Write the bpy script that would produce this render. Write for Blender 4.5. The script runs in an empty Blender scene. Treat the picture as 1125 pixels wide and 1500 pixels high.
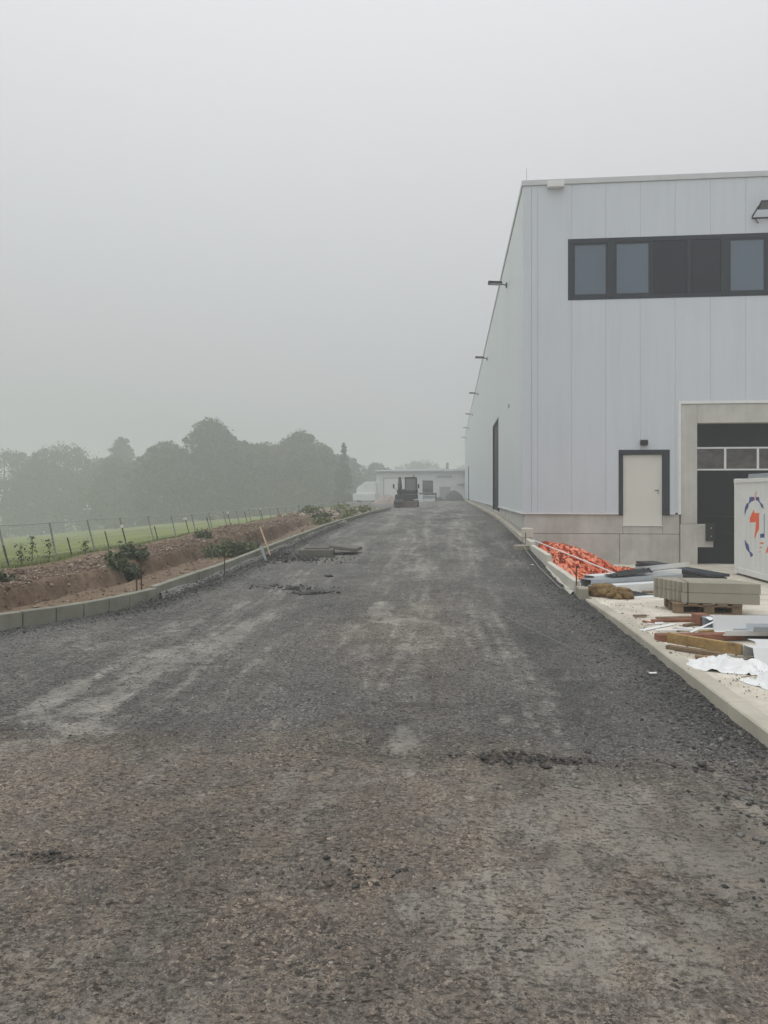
import bpy, bmesh, math, random
import numpy as np
from mathutils import Vector, Matrix

# ------------------------------------------------------------------ camera, sky, sun, exposure
scene = bpy.context.scene
COL = scene.collection
cam = bpy.data.cameras.new("camera")
cam.sensor_fit = 'VERTICAL'; cam.sensor_height = 36.0; cam.lens = 25.2
cam.shift_y = -26 / 1500.0
cam.clip_start = 0.05; cam.clip_end = 4000
cam_o = bpy.data.objects.new("camera", cam); COL.objects.link(cam_o)
cam_o.location = (0, 0, 1.65)
cam_o.rotation_euler = (math.radians(90), 0, math.radians(5.39))
scene.camera = cam_o

SUN_EL, SUN_AZ = math.radians(68), math.radians(235)      # azimuth clockwise from +Y
world = bpy.data.worlds.new("World"); scene.world = world
world.use_nodes = True
wn = world.node_tree; wn.nodes.clear()
def wnode(t, **k):
    n = wn.nodes.new(t)
    for a, b in k.items(): setattr(n, a, b)
    return n
sky = wnode('ShaderNodeTexSky', sky_type='NISHITA', sun_disc=False)
sky.sun_elevation = SUN_EL; sky.sun_rotation = SUN_AZ; sky.dust_density = 6.0; sky.air_density = 1.0
hs = wnode('ShaderNodeHueSaturation'); hs.inputs['Saturation'].default_value = 0.06
hs.inputs['Value'].default_value = 0.5
wn.links.new(sky.outputs[0], hs.inputs['Color'])
# overcast layer: brightens evenly from the horizon to the zenith, the same all round
tc = wnode('ShaderNodeTexCoord'); sep = wnode('ShaderNodeSeparateXYZ')
wn.links.new(tc.outputs['Generated'], sep.inputs[0])
mr = wnode('ShaderNodeMapRange'); mr.inputs['From Min'].default_value = -0.02; mr.inputs['From Max'].default_value = 1.0
mr.inputs['To Min'].default_value = 4.5; mr.inputs['To Max'].default_value = 13.2
wn.links.new(sep.outputs['Z'], mr.inputs['Value'])
oc = wnode('ShaderNodeVectorMath', operation='SCALE'); oc.inputs[0].default_value = (0.975, 0.995, 1.015)
wn.links.new(mr.outputs[0], oc.inputs['Scale'])
mx = wnode('ShaderNodeMixRGB'); mx.inputs[0].default_value = 0.85
wn.links.new(hs.outputs[0], mx.inputs[1]); wn.links.new(oc.outputs[0], mx.inputs[2])
bg = wnode('ShaderNodeBackground'); bg.inputs['Strength'].default_value = 0.1
wo = wnode('ShaderNodeOutputWorld')
wn.links.new(mx.outputs[0], bg.inputs['Color']); wn.links.new(bg.outputs[0], wo.inputs['Surface'])

sun = bpy.data.lights.new("sun", 'SUN'); sun.energy = 0.9; sun.angle = math.radians(60); sun.color = (1.0, 0.98, 0.95)
sun_o = bpy.data.objects.new("sun", sun); COL.objects.link(sun_o)
sd = Vector((math.sin(SUN_AZ) * math.cos(SUN_EL), math.cos(SUN_AZ) * math.cos(SUN_EL), math.sin(SUN_EL)))
sun_o.rotation_euler = (-sd).to_track_quat('-Z', 'Y').to_euler()
sun_o.location = (0, 0, 60)

vs = scene.view_settings
vs.view_transform = 'Standard'; vs.look = 'None'; vs.exposure = 0.0; vs.gamma = 1.0; vs.use_curve_mapping = False
scene.render.engine = 'CYCLES'
scene.cycles.use_denoising = True
scene.cycles.max_bounces = 8; scene.cycles.diffuse_bounces = 3; scene.cycles.glossy_bounces = 3
scene.cycles.transparent_max_bounces = 8; scene.cycles.volume_bounces = 3

# ------------------------------------------------------------------ helpers
R = random.Random(11)
RN = np.random.default_rng(5)

class MB:
    def __init__(s): s.v = []; s.f = []
    def add(s, vs_, fs):
        o = len(s.v); s.v += [tuple(p) for p in vs_]; s.f += [tuple(i + o for i in f) for f in fs]; return s
    def box(s, x0, x1, y0, y1, z0, z1, M=None):
        v = [Vector((x, y, z)) for z in (z0, z1) for y in (y0, y1) for x in (x0, x1)]
        if M is not None: v = [M @ p for p in v]
        return s.add(v, [(0, 2, 3, 1), (4, 5, 7, 6), (0, 1, 5, 4), (2, 6, 7, 3), (0, 4, 6, 2), (1, 3, 7, 5)])
    def tube(s, pts, rad, n=8, caps=True):
        pts = [Vector(p) for p in pts]
        if not hasattr(rad, '__len__'): rad = [rad] * len(pts)
        rings = []; prev = None
        for i, p in enumerate(pts):
            d = (pts[min(i + 1, len(pts) - 1)] - pts[max(i - 1, 0)])
            if d.length < 1e-9: d = Vector((0, 0, 1))
            d.normalize()
            if prev is None:
                a = Vector((0, 0, 1)) if abs(d.z) < .9 else Vector((1, 0, 0))
                u = d.cross(a).normalized()
            else:
                u = (prev - d * prev.dot(d))
                u = u.normalized() if u.length > 1e-6 else d.orthogonal().normalized()
            prev = u; w = d.cross(u)
            rings.append([p + (u * math.cos(2 * math.pi * k / n) + w * math.sin(2 * math.pi * k / n)) * rad[i] for k in range(n)])
        fs = []
        for i in range(len(pts) - 1):
            for k in range(n):
                a = i * n + k; b = i * n + (k + 1) % n
                fs.append((a, b, b + n, a + n))
        if caps:
            fs.append(tuple(range(n - 1, -1, -1))); e = (len(pts) - 1) * n
            fs.append(tuple(range(e, e + n)))
        return s.add([p for r in rings for p in r], fs)
    def prism(s, poly, d0, d1, to3):
        n = len(poly)
        v = [to3(a, b, d0) for a, b in poly] + [to3(a, b, d1) for a, b in poly]
        return s.add(v, [tuple(range(n - 1, -1, -1)), tuple(range(n, 2 * n))] + [(i, (i + 1) % n, n + (i + 1) % n, n + i) for i in range(n)])
    def build(s, name, mat, parent=None, origin=None, bevel=0, smooth=False):
        if origin is None:
            if parent is not None:
                r = parent
                while r.parent is not None: r = r.parent
                origin = r.location
            else:
                a = np.array(s.v); origin = ((a[:, 0].min() + a[:, 0].max()) / 2, (a[:, 1].min() + a[:, 1].max()) / 2, a[:, 2].min())
        origin = Vector(origin)
        me = bpy.data.meshes.new(name)
        me.from_pydata([Vector(p) - origin for p in s.v], [], s.f)
        bm = bmesh.new(); bm.from_mesh(me)
        bmesh.ops.recalc_face_normals(bm, faces=bm.faces)
        if bevel:
            bmesh.ops.bevel(bm, geom=bm.edges[:], offset=bevel, segments=1, affect='EDGES', clamp_overlap=True)
        bm.to_mesh(me); bm.free()
        if smooth: me.polygons.foreach_set('use_smooth', [True] * len(me.polygons))
        o = bpy.data.objects.new(name, me); COL.objects.link(o)
        if isinstance(mat, (list, tuple)):
            for m in mat: me.materials.append(m)
        elif mat: me.materials.append(mat)
        if parent is not None: o.parent = parent
        else: o.location = origin
        return o

def np_mesh(name, v, f, mat, parent=None, origin=(0, 0, 0), attrs=None, smooth=False):
    v = np.asarray(v, np.float32) - np.asarray(origin, np.float32); f = np.asarray(f, np.int32)
    me = bpy.data.meshes.new(name); k = f.shape[1]
    me.vertices.add(len(v)); me.vertices.foreach_set('co', v.ravel())
    me.loops.add(f.size); me.loops.foreach_set('vertex_index', f.ravel())
    me.polygons.add(len(f)); me.polygons.foreach_set('loop_start', np.arange(0, f.size, k, dtype=np.int32))
    if smooth: me.polygons.foreach_set('use_smooth', np.ones(len(f), bool))
    me.update(calc_edges=True)
    for nme, a in (attrs or {}).items():
        at = me.attributes.new(nme, 'FLOAT', 'POINT'); at.data.foreach_set('value', np.asarray(a, np.float32).ravel())
    if mat: me.materials.append(mat)
    o = bpy.data.objects.new(name, me); COL.objects.link(o)
    if parent is not None: o.parent = parent
    else: o.location = origin
    return o

def tag(o, label=None, cat=None, group=None, kind=None):
    if label: o['label'] = label
    if cat: o['category'] = cat
    if group: o['group'] = group
    if kind: o['kind'] = kind
    return o
def empty(name, loc):
    o = bpy.data.objects.new(name, None); o.empty_display_size = 0.2; o.location = loc; COL.objects.link(o); return o
def copy_tree(o, parent=None):
    c = o.copy(); COL.objects.link(c); c.parent = parent
    for ch in list(o.children):
        if ch is not c: copy_tree(ch, c)
    return c

def vn(x, y, seed=0):
    x = np.asarray(x, float); y = np.asarray(y, float)
    xi = np.floor(x).astype(np.int64); yi = np.floor(y).astype(np.int64); fx = x - xi; fy = y - yi
    def h(a, b):
        n = (a * 374761393 + b * 668265263 + seed * 1442695041) & 0xFFFFFFFF
        n = ((n ^ (n >> 13)) * 1274126177) & 0xFFFFFFFF
        n = ((n ^ (n >> 16)) * 2246822519) & 0xFFFFFFFF
        return ((n ^ (n >> 15)) & 0xFFFFFF) / float(0xFFFFFF)
    sx = fx * fx * (3 - 2 * fx); sy = fy * fy * (3 - 2 * fy)
    return (h(xi, yi) * (1 - sx) + h(xi + 1, yi) * sx) * (1 - sy) + (h(xi, yi + 1) * (1 - sx) + h(xi + 1, yi + 1) * sx) * sy
def fbm(x, y, o=4, seed=0):
    t = 0; a = .5; w = 0
    for i in range(o):
        t = t + a * vn(x * 2 ** i, y * 2 ** i, seed + i * 7); w += a; a *= .5
    return t / w
def sst(a, b, x):
    t = np.clip((np.asarray(x, float) - a) / (b - a), 0, 1); return t * t * (3 - 2 * t)

# ------------------------------------------------------------------ materials
class NT:
    def __init__(s, name):
        s.m = bpy.data.materials.new(name); s.m.use_nodes = True; s.t = s.m.node_tree
        s.b = s.t.nodes['Principled BSDF']
    def n(s, t, **k):
        n = s.t.nodes.new(t)
        for a, b in k.items(): setattr(n, a, b)
        return n
    def l(s, a, b): s.t.links.new(a, b)
    def pos(s):
        g = s.n('ShaderNodeNewGeometry'); return g.outputs['Position']
    def noise(s, scale, detail=4, rough=.55, vec=None, stretch=None):
        t = s.n('ShaderNodeTexNoise'); t.inputs['Scale'].default_value = scale
        t.inputs['Detail'].default_value = detail; t.inputs['Roughness'].default_value = rough
        v = vec if vec is not None else s.pos()
        if stretch:
            m = s.n('ShaderNodeVectorMath', operation='MULTIPLY'); m.inputs[1].default_value = stretch
            s.l(v, m.inputs[0]); v = m.outputs[0]
        s.l(v, t.inputs['Vector']); return t.outputs['Fac']
    def ramp(s, fac, stops):
        r = s.n('ShaderNodeValToRGB'); e = r.color_ramp.elements
        while len(e) < len(stops): e.new(.5)
        for el, (p, c) in zip(e, stops): el.position = p; el.color = (*c, 1) if len(c) == 3 else c
        s.l(fac, r.inputs[0]); return r.outputs[0]
    def mix(s, fac, a, b, mode='MIX'):
        m = s.n('ShaderNodeMixRGB', blend_type=mode)
        for i, q in ((0, fac), (1, a), (2, b)):
            if hasattr(q, 'is_linked') or hasattr(q, 'links'): s.l(q, m.inputs[i])
            else: m.inputs[i].default_value = q if i == 0 else ((*q, 1) if len(q) == 3 else q)
        return m.outputs[0]
    def math(s, op, a, b=0.0):
        m = s.n('ShaderNodeMath', operation=op)
        for i, q in ((0, a), (1, b)):
            if hasattr(q, 'links'): s.l(q, m.inputs[i])
            else: m.inputs[i].default_value = q
        return m.outputs[0]
    def attr(s, name):
        a = s.n('ShaderNodeAttribute', attribute_name=name); return a.outputs['Fac']
    def bump(s, h, strength=.3, dist=.01, prev=None):
        b = s.n('ShaderNodeBump'); b.inputs['Strength'].default_value = strength; b.inputs['Distance'].default_value = dist
        s.l(h, b.inputs['Height'])
        if prev is not None: s.l(prev, b.inputs['Normal'])
        return b.outputs[0]
    def out(s, col, rough=.7, metal=0, spec=.4, nrm=None):
        if hasattr(col, 'links'): s.l(col, s.b.inputs['Base Color'])
        else: s.b.inputs['Base Color'].default_value = (*col, 1)
        if hasattr(rough, 'links'): s.l(rough, s.b.inputs['Roughness'])
        else: s.b.inputs['Roughness'].default_value = rough
        s.b.inputs['Metallic'].default_value = metal; s.b.inputs['Specular IOR Level'].default_value = spec
        if nrm is not None: s.l(nrm, s.b.inputs['Normal'])
        return s.m

def pm(name, c, var=.2, scale=6, rough=.7, metal=0, spec=.4, bump=.15, bscale=60, bdist=.004, stretch=None, tint=None):
    t = NT(name)
    lo = tuple(x * (1 - var) for x in c); hi = tuple(min(1, x * (1 + var)) for x in c)
    if tint: lo = tint
    col = t.ramp(t.noise(scale, 5, .6, stretch=stretch), [(.3, lo), (.7, hi)])
    nrm = t.bump(t.noise(bscale, 3, .6, stretch=stretch), bump, bdist) if bump else None
    return t.out(col, rough, metal, spec, nrm)

def concrete(name, c, dark, streak=.5, sc=1.3):
    t = NT(name)
    a = t.ramp(t.noise(sc, 6, .62), [(.35, dark), (.65, c)])
    st = t.ramp(t.noise(1.0, 4, .6, stretch=(7, 7, .5)), [(.35, tuple(x * .78 for x in c)), (.62, c)])
    col = t.mix(streak, a, st, 'MIX')
    pit = t.ramp(t.noise(38, 3, .7), [(.24, (.45, .43, .4)), (.36, (1, 1, 1))])
    col = t.mix(.6, col, pit, 'MULTIPLY')
    n1 = t.bump(t.noise(12, 5, .6), .25, .01); n2 = t.bump(t.noise(90, 3, .6), .25, .003, n1)
    return t.out(col, .85, 0, .25, n2)

M = {}
def cladding(name, c):
    t = NT(name)
    a = t.ramp(t.noise(.35, 4, .5), [(.3, tuple(x * .965 for x in c)), (.7, c)])
    g = t.ramp(t.noise(1.0, 5, .65, stretch=(5, 5, .35)), [(.34, (.9, .9, .89)), (.55, (1, 1, 1))])
    col = t.mix(.45, a, g, 'MULTIPLY')
    nrm = t.bump(t.noise(1.3, 2, .5, stretch=(1, 1, .3)), .12, .01)
    return t.out(col, .42, 0, .45, nrm)
M['clad'] = cladding('cladding_silver', (.60, .64, .69))
M['clad_side'] = cladding('cladding_side', (.64, .685, .705))
M['flash'] = pm('flashing_grey', (.55, .57, .59), .06, 2, .4, 0, .45, .05, 8)
M['plinth'] = concrete('plinth_concrete', (.56, .55, .515), (.36, .35, .315), .35)
M['dockc'] = concrete('portal_concrete', (.58, .57, .53), (.44, .43, .40), .35)
M['slab'] = concrete('slab_concrete', (.70, .65, .56), (.40, .36, .29), .15, 1.6)
M['kerb'] = concrete('kerb_concrete', (.30, .295, .245), (.17, .17, .135), .35, 2.2)
M['kerbr'] = concrete('pale_kerb_concrete', (.50, .465, .39), (.36, .33, .27), .3, 1.3)
M['lstone'] = concrete('pale_stone_concrete', (.62, .60, .53), (.50, .475, .41), .3)
M['kstone'] = concrete('kerbstone_concrete', (.35, .325, .265), (.27, .25, .20), .2)
M['haunch'] = concrete('haunch_concrete', (.36, .36, .34), (.24, .24, .23), .2, 3)
M['anth'] = pm('anthracite_frame', (.032, .038, .049), .08, 2, .5, 0, .25, .03, 20)
M['anthp'] = pm('anthracite_panel', (.018, .022, .032), .1, 1, .5, 0, .25, .03, 20)
M['darkdoor'] = pm('sectional_door_dark', (.008, .012, .016), .1, 1, .5, 0, .2, .04, 30)
M['doorleaf'] = pm('door_leaf_cream', (.66, .66, .60), .03, 1.2, .5, 0, .4, .03, 20)
M['whitemetal'] = pm('white_metal', (.72, .73, .73), .05, 3, .4, 0, .45, .05, 20)
M['greymetal'] = pm('grey_metal', (.38, .41, .44), .1, 3, .38, .3, .5, .05, 20)
M['galv'] = pm('galvanised_steel', (.42, .44, .44), .15, 12, .5, .4, .5, .08, 60)
M['postgrey'] = pm('weathered_post', (.24, .245, .24), .2, 12, .6)
M['black'] = pm('black_plastic', (.018, .018, .018), .2, 8, .5, 0, .4, .1, 60)
M['blackfoil'] = pm('black_foil', (.011, .011, .012), .3, 6, .35, 0, .5, .4, 25, .02)
M['rust'] = pm('rusty_bar', (.10, .055, .035), .4, 30, .85, 0, .2, .3, 120)
M['woodold'] = pm('weathered_wood', (.30, .20, .11), .45, 5, .8, 0, .2, .3, 60, .004, (1, 1, 1), (.13, .085, .05))
M['woodred'] = pm('reddish_wood', (.24, .11, .07), .35, 6, .75, 0, .25, .3, 60)
M['woodpal'] = pm('pallet_wood', (.20, .145, .095), .35, 8, .85, 0, .2, .3, 50)
M['handle'] = pm('handle_wood', (.50, .38, .24), .2, 8, .7)
M['sack'] = pm('jute_sack', (.20, .135, .065), .45, 9, .95, 0, .1, .6, 120, .01)
M['plastic'] = pm('white_plastic', (.78, .79, .79), .04, 3, .4, 0, .45, .15, 20, .01)
M['orange'] = pm('orange_plastic', (.72, .17, .075), .3, 9, .45, 0, .45, .2, 40)
M['cord'] = pm('pale_cord', (.36, .355, .33), .1, 5, .8)
M['contw'] = pm('container_white', (.70, .72, .70), .06, 1.5, .45, 0, .4, .08, 12, .006)
M['blue'] = pm('logo_blue', (.02, .055, .24), .1, 3, .45)
M['logoorange'] = pm('logo_orange', (.80, .115, .035), .05, 3, .45)
M['excd'] = pm('machine_dark', (.022, .025, .027), .2, 3, .5)
M['excy'] = pm('machine_grey', (.06, .06, .055), .2, 3, .5)
M['redpaint'] = pm('faded_red', (.15, .10, .08), .3, 3, .7)
M['rubber'] = pm('rubber', (.025, .025, .024), .3, 10, .9)
M['farwhite'] = pm('far_wall_white', (.62, .63, .62), .06, .4, .6)
M['fardoor'] = pm('far_door_white', (.66, .67, .66), .05, .6, .55)
M['fargrey'] = pm('far_door_grey', (.30, .32, .32), .1, .8, .55)
M['bark'] = pm('bark', (.07, .06, .045), .3, 6, .95, 0, .1, .5, 20)
M['asphalt_lump'] = pm('asphalt_lump', (.085, .082, .078), .4, 30, .95, 0, .2, .6, 60)
M['manhole'] = concrete('manhole_concrete', (.20, .19, .165), (.12, .115, .10), .2, 3)

def glass(name, c, rough=.06):
    t = NT(name)
    col = t.ramp(t.noise(.5, 2, .5, stretch=(1, 1, .6)), [(.3, tuple(x * .88 for x in c)), (.7, c)])
    m = t.out(col, rough, 0, .6); t.b.inputs['Coat Weight'].default_value = .5; t.b.inputs['Coat Roughness'].default_value = .03
    return m
M['glass'] = glass('window_glass', (.09, .132, .178))
M['cabglass'] = glass('cab_glass', (.16, .17, .17))
def dockglass():
    t = NT('door_window_glass')
    n = t.noise(1.6, 4, .6, stretch=(1.2, 1, 2.2))
    col = t.ramp(n, [(.35, (.035, .03, .028)), (.52, (.085, .075, .07)), (.7, (.13, .12, .115))])
    return t.out(col, .12, 0, .6)
M['dockglass'] = dockglass()
M['loaderglass'] = glass('loader_cab_glass', (.05, .055, .055))

def leafmat(name, a, b, c):
    t = NT(name)
    col = t.ramp(t.math('ADD', t.math('MULTIPLY', t.noise(.35, 4, .6), .7), t.math('MULTIPLY', t.noise(4, 2, .6), .3)), [(.3, a), (.5, b), (.72, c)])
    m = t.out(col, .7, 0, .25)
    return m
M['leaf'] = leafmat('foliage_green', (.038, .052, .026), (.065, .082, .04), (.10, .112, .055))
M['leafol'] = leafmat('foliage_olive', (.055, .06, .028), (.09, .095, .042), (.13, .13, .06))
M['leafdk'] = leafmat('foliage_dark', (.028, .04, .024), (.042, .058, .033), (.066, .078, .042))
M['weed'] = leafmat('weed_green', (.06, .08, .04), (.11, .135, .07), (.19, .20, .11))
M['weeddk'] = leafmat('weed_dark_green', (.035, .052, .026), (.06, .082, .042), (.10, .12, .06))
M['dry'] = pm('dry_stalk', (.14, .115, .07), .4, 20, .9)
M['grass'] = leafmat('grass_blade', (.12, .14, .05), (.17, .19, .075), (.23, .24, .11))

def road_mat():
    t = NT('compacted_gravel')
    p = t.pos()
    dust, brown, dark = t.attr('dust'), t.attr('brown'), t.attr('dark')
    def vor(scale, feat='F1'):
        v = t.n('ShaderNodeTexVoronoi', feature=feat); v.inputs['Scale'].default_value = scale
        t.l(p, v.inputs['Vector']); return v
    va, vb = vor(58), vor(140)
    sa = t.n('ShaderNodeSeparateColor'); t.l(va.outputs['Color'], sa.inputs[0])
    sb = t.n('ShaderNodeSeparateColor'); t.l(vb.outputs['Color'], sb.inputs[0])
    ra = t.ramp(sa.outputs[0], [(0, (.060, .060, .060)), (.5, (.115, .114, .112)), (.85, (.175, .172, .166)), (1, (.27, .265, .25))])
    rb = t.ramp(sb.outputs[0], [(0, (.055, .055, .055)), (.55, (.130, .129, .126)), (1, (.24, .235, .22))])
    pick = t.ramp(t.noise(9, 4, .6), [(.42, (0, 0, 0)), (.56, (1, 1, 1))])
    stone = t.mix(pick, rb, ra)
    bst = t.mix(1.0, stone, (1.70, 1.42, 1.19), 'MULTIPLY')
    bfac = t.math('MULTIPLY', brown, t.ramp(t.noise(4, 5, .65), [(.3, (.35, .35, .35)), (.62, (1, 1, 1))]))
    stone = t.mix(bfac, stone, bst)
    stone = t.mix(dark, stone, t.mix(1.0, stone, (.58, .585, .60), 'MULTIPLY'))
    dg = t.ramp(t.noise(3.2, 6, .65), [(.3, (.185, .180, .165)), (.55, (.25, .243, .225)), (.75, (.34, .33, .305))])
    db = t.ramp(t.noise(3.2, 6, .65), [(.3, (.20, .178, .152)), (.55, (.26, .235, .203)), (.75, (.33, .302, .265))])
    dc = t.mix(bfac, dg, db)
    fine = t.noise(42, 5, .75); mid = t.noise(8, 5, .65); streak = t.noise(1.0, 5, .7, stretch=(9, 1.1, 1))
    k = t.math('ADD', dust, t.math('ADD', t.math('MULTIPLY', t.math('SUBTRACT', fine, .5), 2.6), t.math('MULTIPLY', t.math('SUBTRACT', mid, .5), 1.5)))
    k = t.math('ADD', k, t.math('MULTIPLY', t.math('SUBTRACT', streak, .5), 1.0))
    kf = t.ramp(k, [(.30, (0, 0, 0)), (.74, (1, 1, 1))])
    col = t.mix(t.math('MULTIPLY', kf, .92), stone, dc)
    # clustered dark specks: shade in the pits between clods, painted into the colour
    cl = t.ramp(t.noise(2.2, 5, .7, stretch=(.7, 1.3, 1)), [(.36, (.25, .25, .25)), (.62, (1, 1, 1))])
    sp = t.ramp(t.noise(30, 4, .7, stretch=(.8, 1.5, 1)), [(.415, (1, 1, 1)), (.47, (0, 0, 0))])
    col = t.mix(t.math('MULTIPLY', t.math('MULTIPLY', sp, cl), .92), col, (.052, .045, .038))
    wet = t.ramp(t.noise(.9, 6, .65, stretch=(1, .5, 1)), [(.34, (1.08, 1.075, 1.06)), (.62, (1.78, 1.75, 1.69))])
    col = t.mix(1.0, col, wet, 'MULTIPLY')
    inv = t.math('SUBTRACT', 1.0, t.math('MULTIPLY', kf, .7))
    h = t.math('MULTIPLY', t.math('ADD', t.math('MULTIPLY', t.math('SUBTRACT', 1, va.outputs['Distance']), .9), t.math('MULTIPLY', t.math('SUBTRACT', 1, vb.outputs['Distance']), .5)), inv)
    h = t.math('ADD', h, t.math('MULTIPLY', sa.outputs[1], t.math('MULTIPLY', inv, .5)))
    n1 = t.bump(t.noise(24, 6, .75), 1.0, .035)
    n2 = t.bump(h, .9, .013, n1)
    return t.out(col, .9, 0, .25, n2)
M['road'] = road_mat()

def stone_mat(name, stops):
    t = NT(name)
    c = t.ramp(t.attr('tone'), stops)
    c = t.mix(.5, c, t.ramp(t.noise(60, 3, .6), [(.3, (.6, .6, .6)), (.7, (1.2, 1.2, 1.2))]), 'MULTIPLY')
    return t.out(c, .88, 0, .3, t.bump(t.noise(200, 2, .5), .3, .002))
M['gravel'] = stone_mat('loose_gravel_grey', [(0, (.05, .05, .051)), (.55, (.12, .119, .116)), (.85, (.20, .195, .185)), (1, (.31, .30, .28))])
M['gravelb'] = stone_mat('loose_gravel_brown', [(0, (.08, .068, .058)), (.55, (.19, .16, .135)), (.85, (.27, .235, .2)), (1, (.36, .335, .30))])
M['rubble'] = stone_mat('bank_rubble', [(0, (.12, .08, .056)), (.5, (.21, .148, .112)), (.8, (.32, .25, .19)), (1, (.46, .42, .36))])
M['chips'] = stone_mat('debris_chips', [(0, (.03, .024, .018)), (.6, (.09, .065, .045)), (.9, (.18, .14, .10)), (1, (.5, .5, .48))])

def ground_mat():
    t = NT('earth_and_meadow')
    soil, grass = t.attr('soil'), t.attr('grass')
    e = t.ramp(t.noise(1.1, 7, .68), [(.28, (.095, .062, .042)), (.5, (.17, .118, .083)), (.72, (.26, .2, .15))])
    e2 = t.ramp(t.noise(2.0, 5, .65, stretch=(4, 4, .8)), [(.35, (.70, .68, .66)), (.6, (1.08, 1.06, 1.02))])
    e = t.mix(.8, e, e2, 'MULTIPLY')
    cl = t.ramp(t.noise(.22, 5, .6), [(.3, (.135, .165, .055)), (.5, (.185, .215, .075)), (.72, (.25, .27, .11))])
    cl = t.mix(.5, cl, t.ramp(t.noise(5, 5, .7), [(.3, (.6, .65, .55)), (.7, (1.2, 1.2, 1.1))]), 'MULTIPLY')
    pale = t.ramp(t.noise(.9, 6, .65), [(.3, (.17, .13, .085)), (.7, (.27, .215, .15))])
    col = t.mix(soil, pale, e)
    g = t.ramp(t.math('ADD', grass, t.math('MULTIPLY', t.math('SUBTRACT', t.noise(2.4, 6, .7), .5), .9)), [(.4, (0, 0, 0)), (.6, (1, 1, 1))])
    col = t.mix(g, col, cl)
    n1 = t.bump(t.noise(5, 6, .7), .6, .06); n2 = t.bump(t.noise(34, 4, .65), .5, .015, n1)
    return t.out(col, .95, 0, .15, n2)
M['ground'] = ground_mat()

# ------------------------------------------------------------------ terrain functions
def interp(x, pts):
    a = np.array(pts, float); return np.interp(x, a[:, 0], a[:, 1])
def xl(y): return interp(y, [(-20, -16), (2, -10.4), (5.5, -7.35), (7.5, -6.0), (8.27, -5.49), (9.04, -5.04), (9.9, -4.72), (10.8, -4.58), (14, -4.52), (52, -4.4), (60, -7.5), (75, -13), (125, -16)])
def prof(y): return interp(y, [(-60, 0), (11, 0), (14, .055), (18, .18), (24, .36), (30, .47), (40, .53), (60, .53), (120, .55)])
def road_h(x, y):
    return prof(y) + np.clip((x + 4.5) / 6.6, 0, 1) * interp(y, [(0, 0), (12, 0), (30, .1), (120, .12)])
def pad_h(y): return interp(y, [(-60, .09), (9.0, .09), (11.2, .04), (17.2, -.43), (40, -.43)])
def kerb_top(y): return interp(y, [(0, .19), (10.6, .19), (10.75, .22), (14, .27), (18, .38), (26, .58), (40, .70), (60, .72)])
def ground_h(x, y):
    x = np.asarray(x, float); y = np.asarray(y, float)
    n = fbm(x * .9, y * .9, 5, 3) - .5; n2 = fbm(x * 3, y * 3, 4, 9) - .5
    field = -.5 + (x + 12.5) * .09
    field = np.maximum(field, -12.5) + (fbm(x * .08, y * .08, 3, 21) - .5) * .5
    field = np.minimum(field, -.45 + .1 * n)
    far = sst(98, 116, y) * sst(-24, -15, x)
    field = field * (1 - far) + .35 * far
    top = interp(y, [(0, -.02), (12, -.02), (17, -.02), (22, .05), (28, .14), (34, .24), (45, .42), (120, .4)]) + .16 * n + .22 * np.exp(-((y - 29) / 2.2) ** 2) * np.exp(-((x + 9.0) / .8) ** 2)
    floor = interp(y, [(0, -.3), (28, -.28), (36, .1), (44, .42), (120, .45)]) + .10 * n + .05 * n2
    foot = -7.75 + (fbm(y * .5, y * 0, 3, 5) - .5) * .9
    face = sst(0, 1, (foot - x + n2 * .22) / .26)
    under = np.exp(-((x - foot - .10 + n2 * .3) / .20) ** 2) * (.22 + .3 * n)
    inner = floor - under + (top - floor) * face
    h = inner + (field - inner) * sst(-9.6, -12.2, x)
    lip = sst(.0, .5, xl(y) - x)                    # falls away behind the left kerb
    h = h * lip + (road_h(x, y) - .3) * (1 - lip)
    right = sst(2.0, 2.25, x)
    rz = np.where(y > 117, .35, -.95)
    h = h * (1 - right) + rz * right
    return h

# ------------------------------------------------------------------ ground and road
def grid(xs, ys):
    nx, ny = len(xs), len(ys)
    X, Y = np.meshgrid(xs, ys)
    i = np.arange((ny - 1) * (nx - 1)); r = i // (nx - 1); c = i % (nx - 1); a = r * nx + c
    return X.ravel(), Y.ravel(), np.stack([a, a + 1, a + nx + 1, a + nx], 1)

gx = np.concatenate([np.array([-800, -500, -320, -220, -165]), np.arange(-148, -14, 1.4), np.arange(-14, -4.2, .075), np.linspace(-4.2, 2.4, 12), np.array([4, 8, 16, 30, 50, 80, 130, 220, 400, 800])])
gy = np.concatenate([np.array([-800, -400, -200, -100, -50, -25, -12, -4]), np.arange(0, 10, .5), np.arange(10, 34, .11), np.arange(34, 60, .35), np.arange(60, 125, 1.3), np.array([126, 135, 150, 180, 230, 320, 500, 800])])
X, Y, Fc = grid(gx, gy)
Z = ground_h(X, Y)
foot_s = sst(-9.7, -8.6, X)                                        # bare soil mask
soil = foot_s * (.6 + .4 * sst(-7.2, -7.7, X)) * (1 - sst(36, 46, Y))
soil = np.clip(soil + .6 * sst(-8.6, -9.1, X) * sst(-11.5, -10, X) * (1 - sst(40, 46, Y)), 0, 1)
grs = np.clip(sst(-9.3, -10.8, X) + sst(40, 50, Y) * .55, 0, 1)
g_o = np_mesh('ground', np.stack([X, Y, Z], 1), Fc, M['ground'], attrs={'soil': soil, 'grass': grs}, smooth=True)
tag(g_o, kind='structure')

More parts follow.
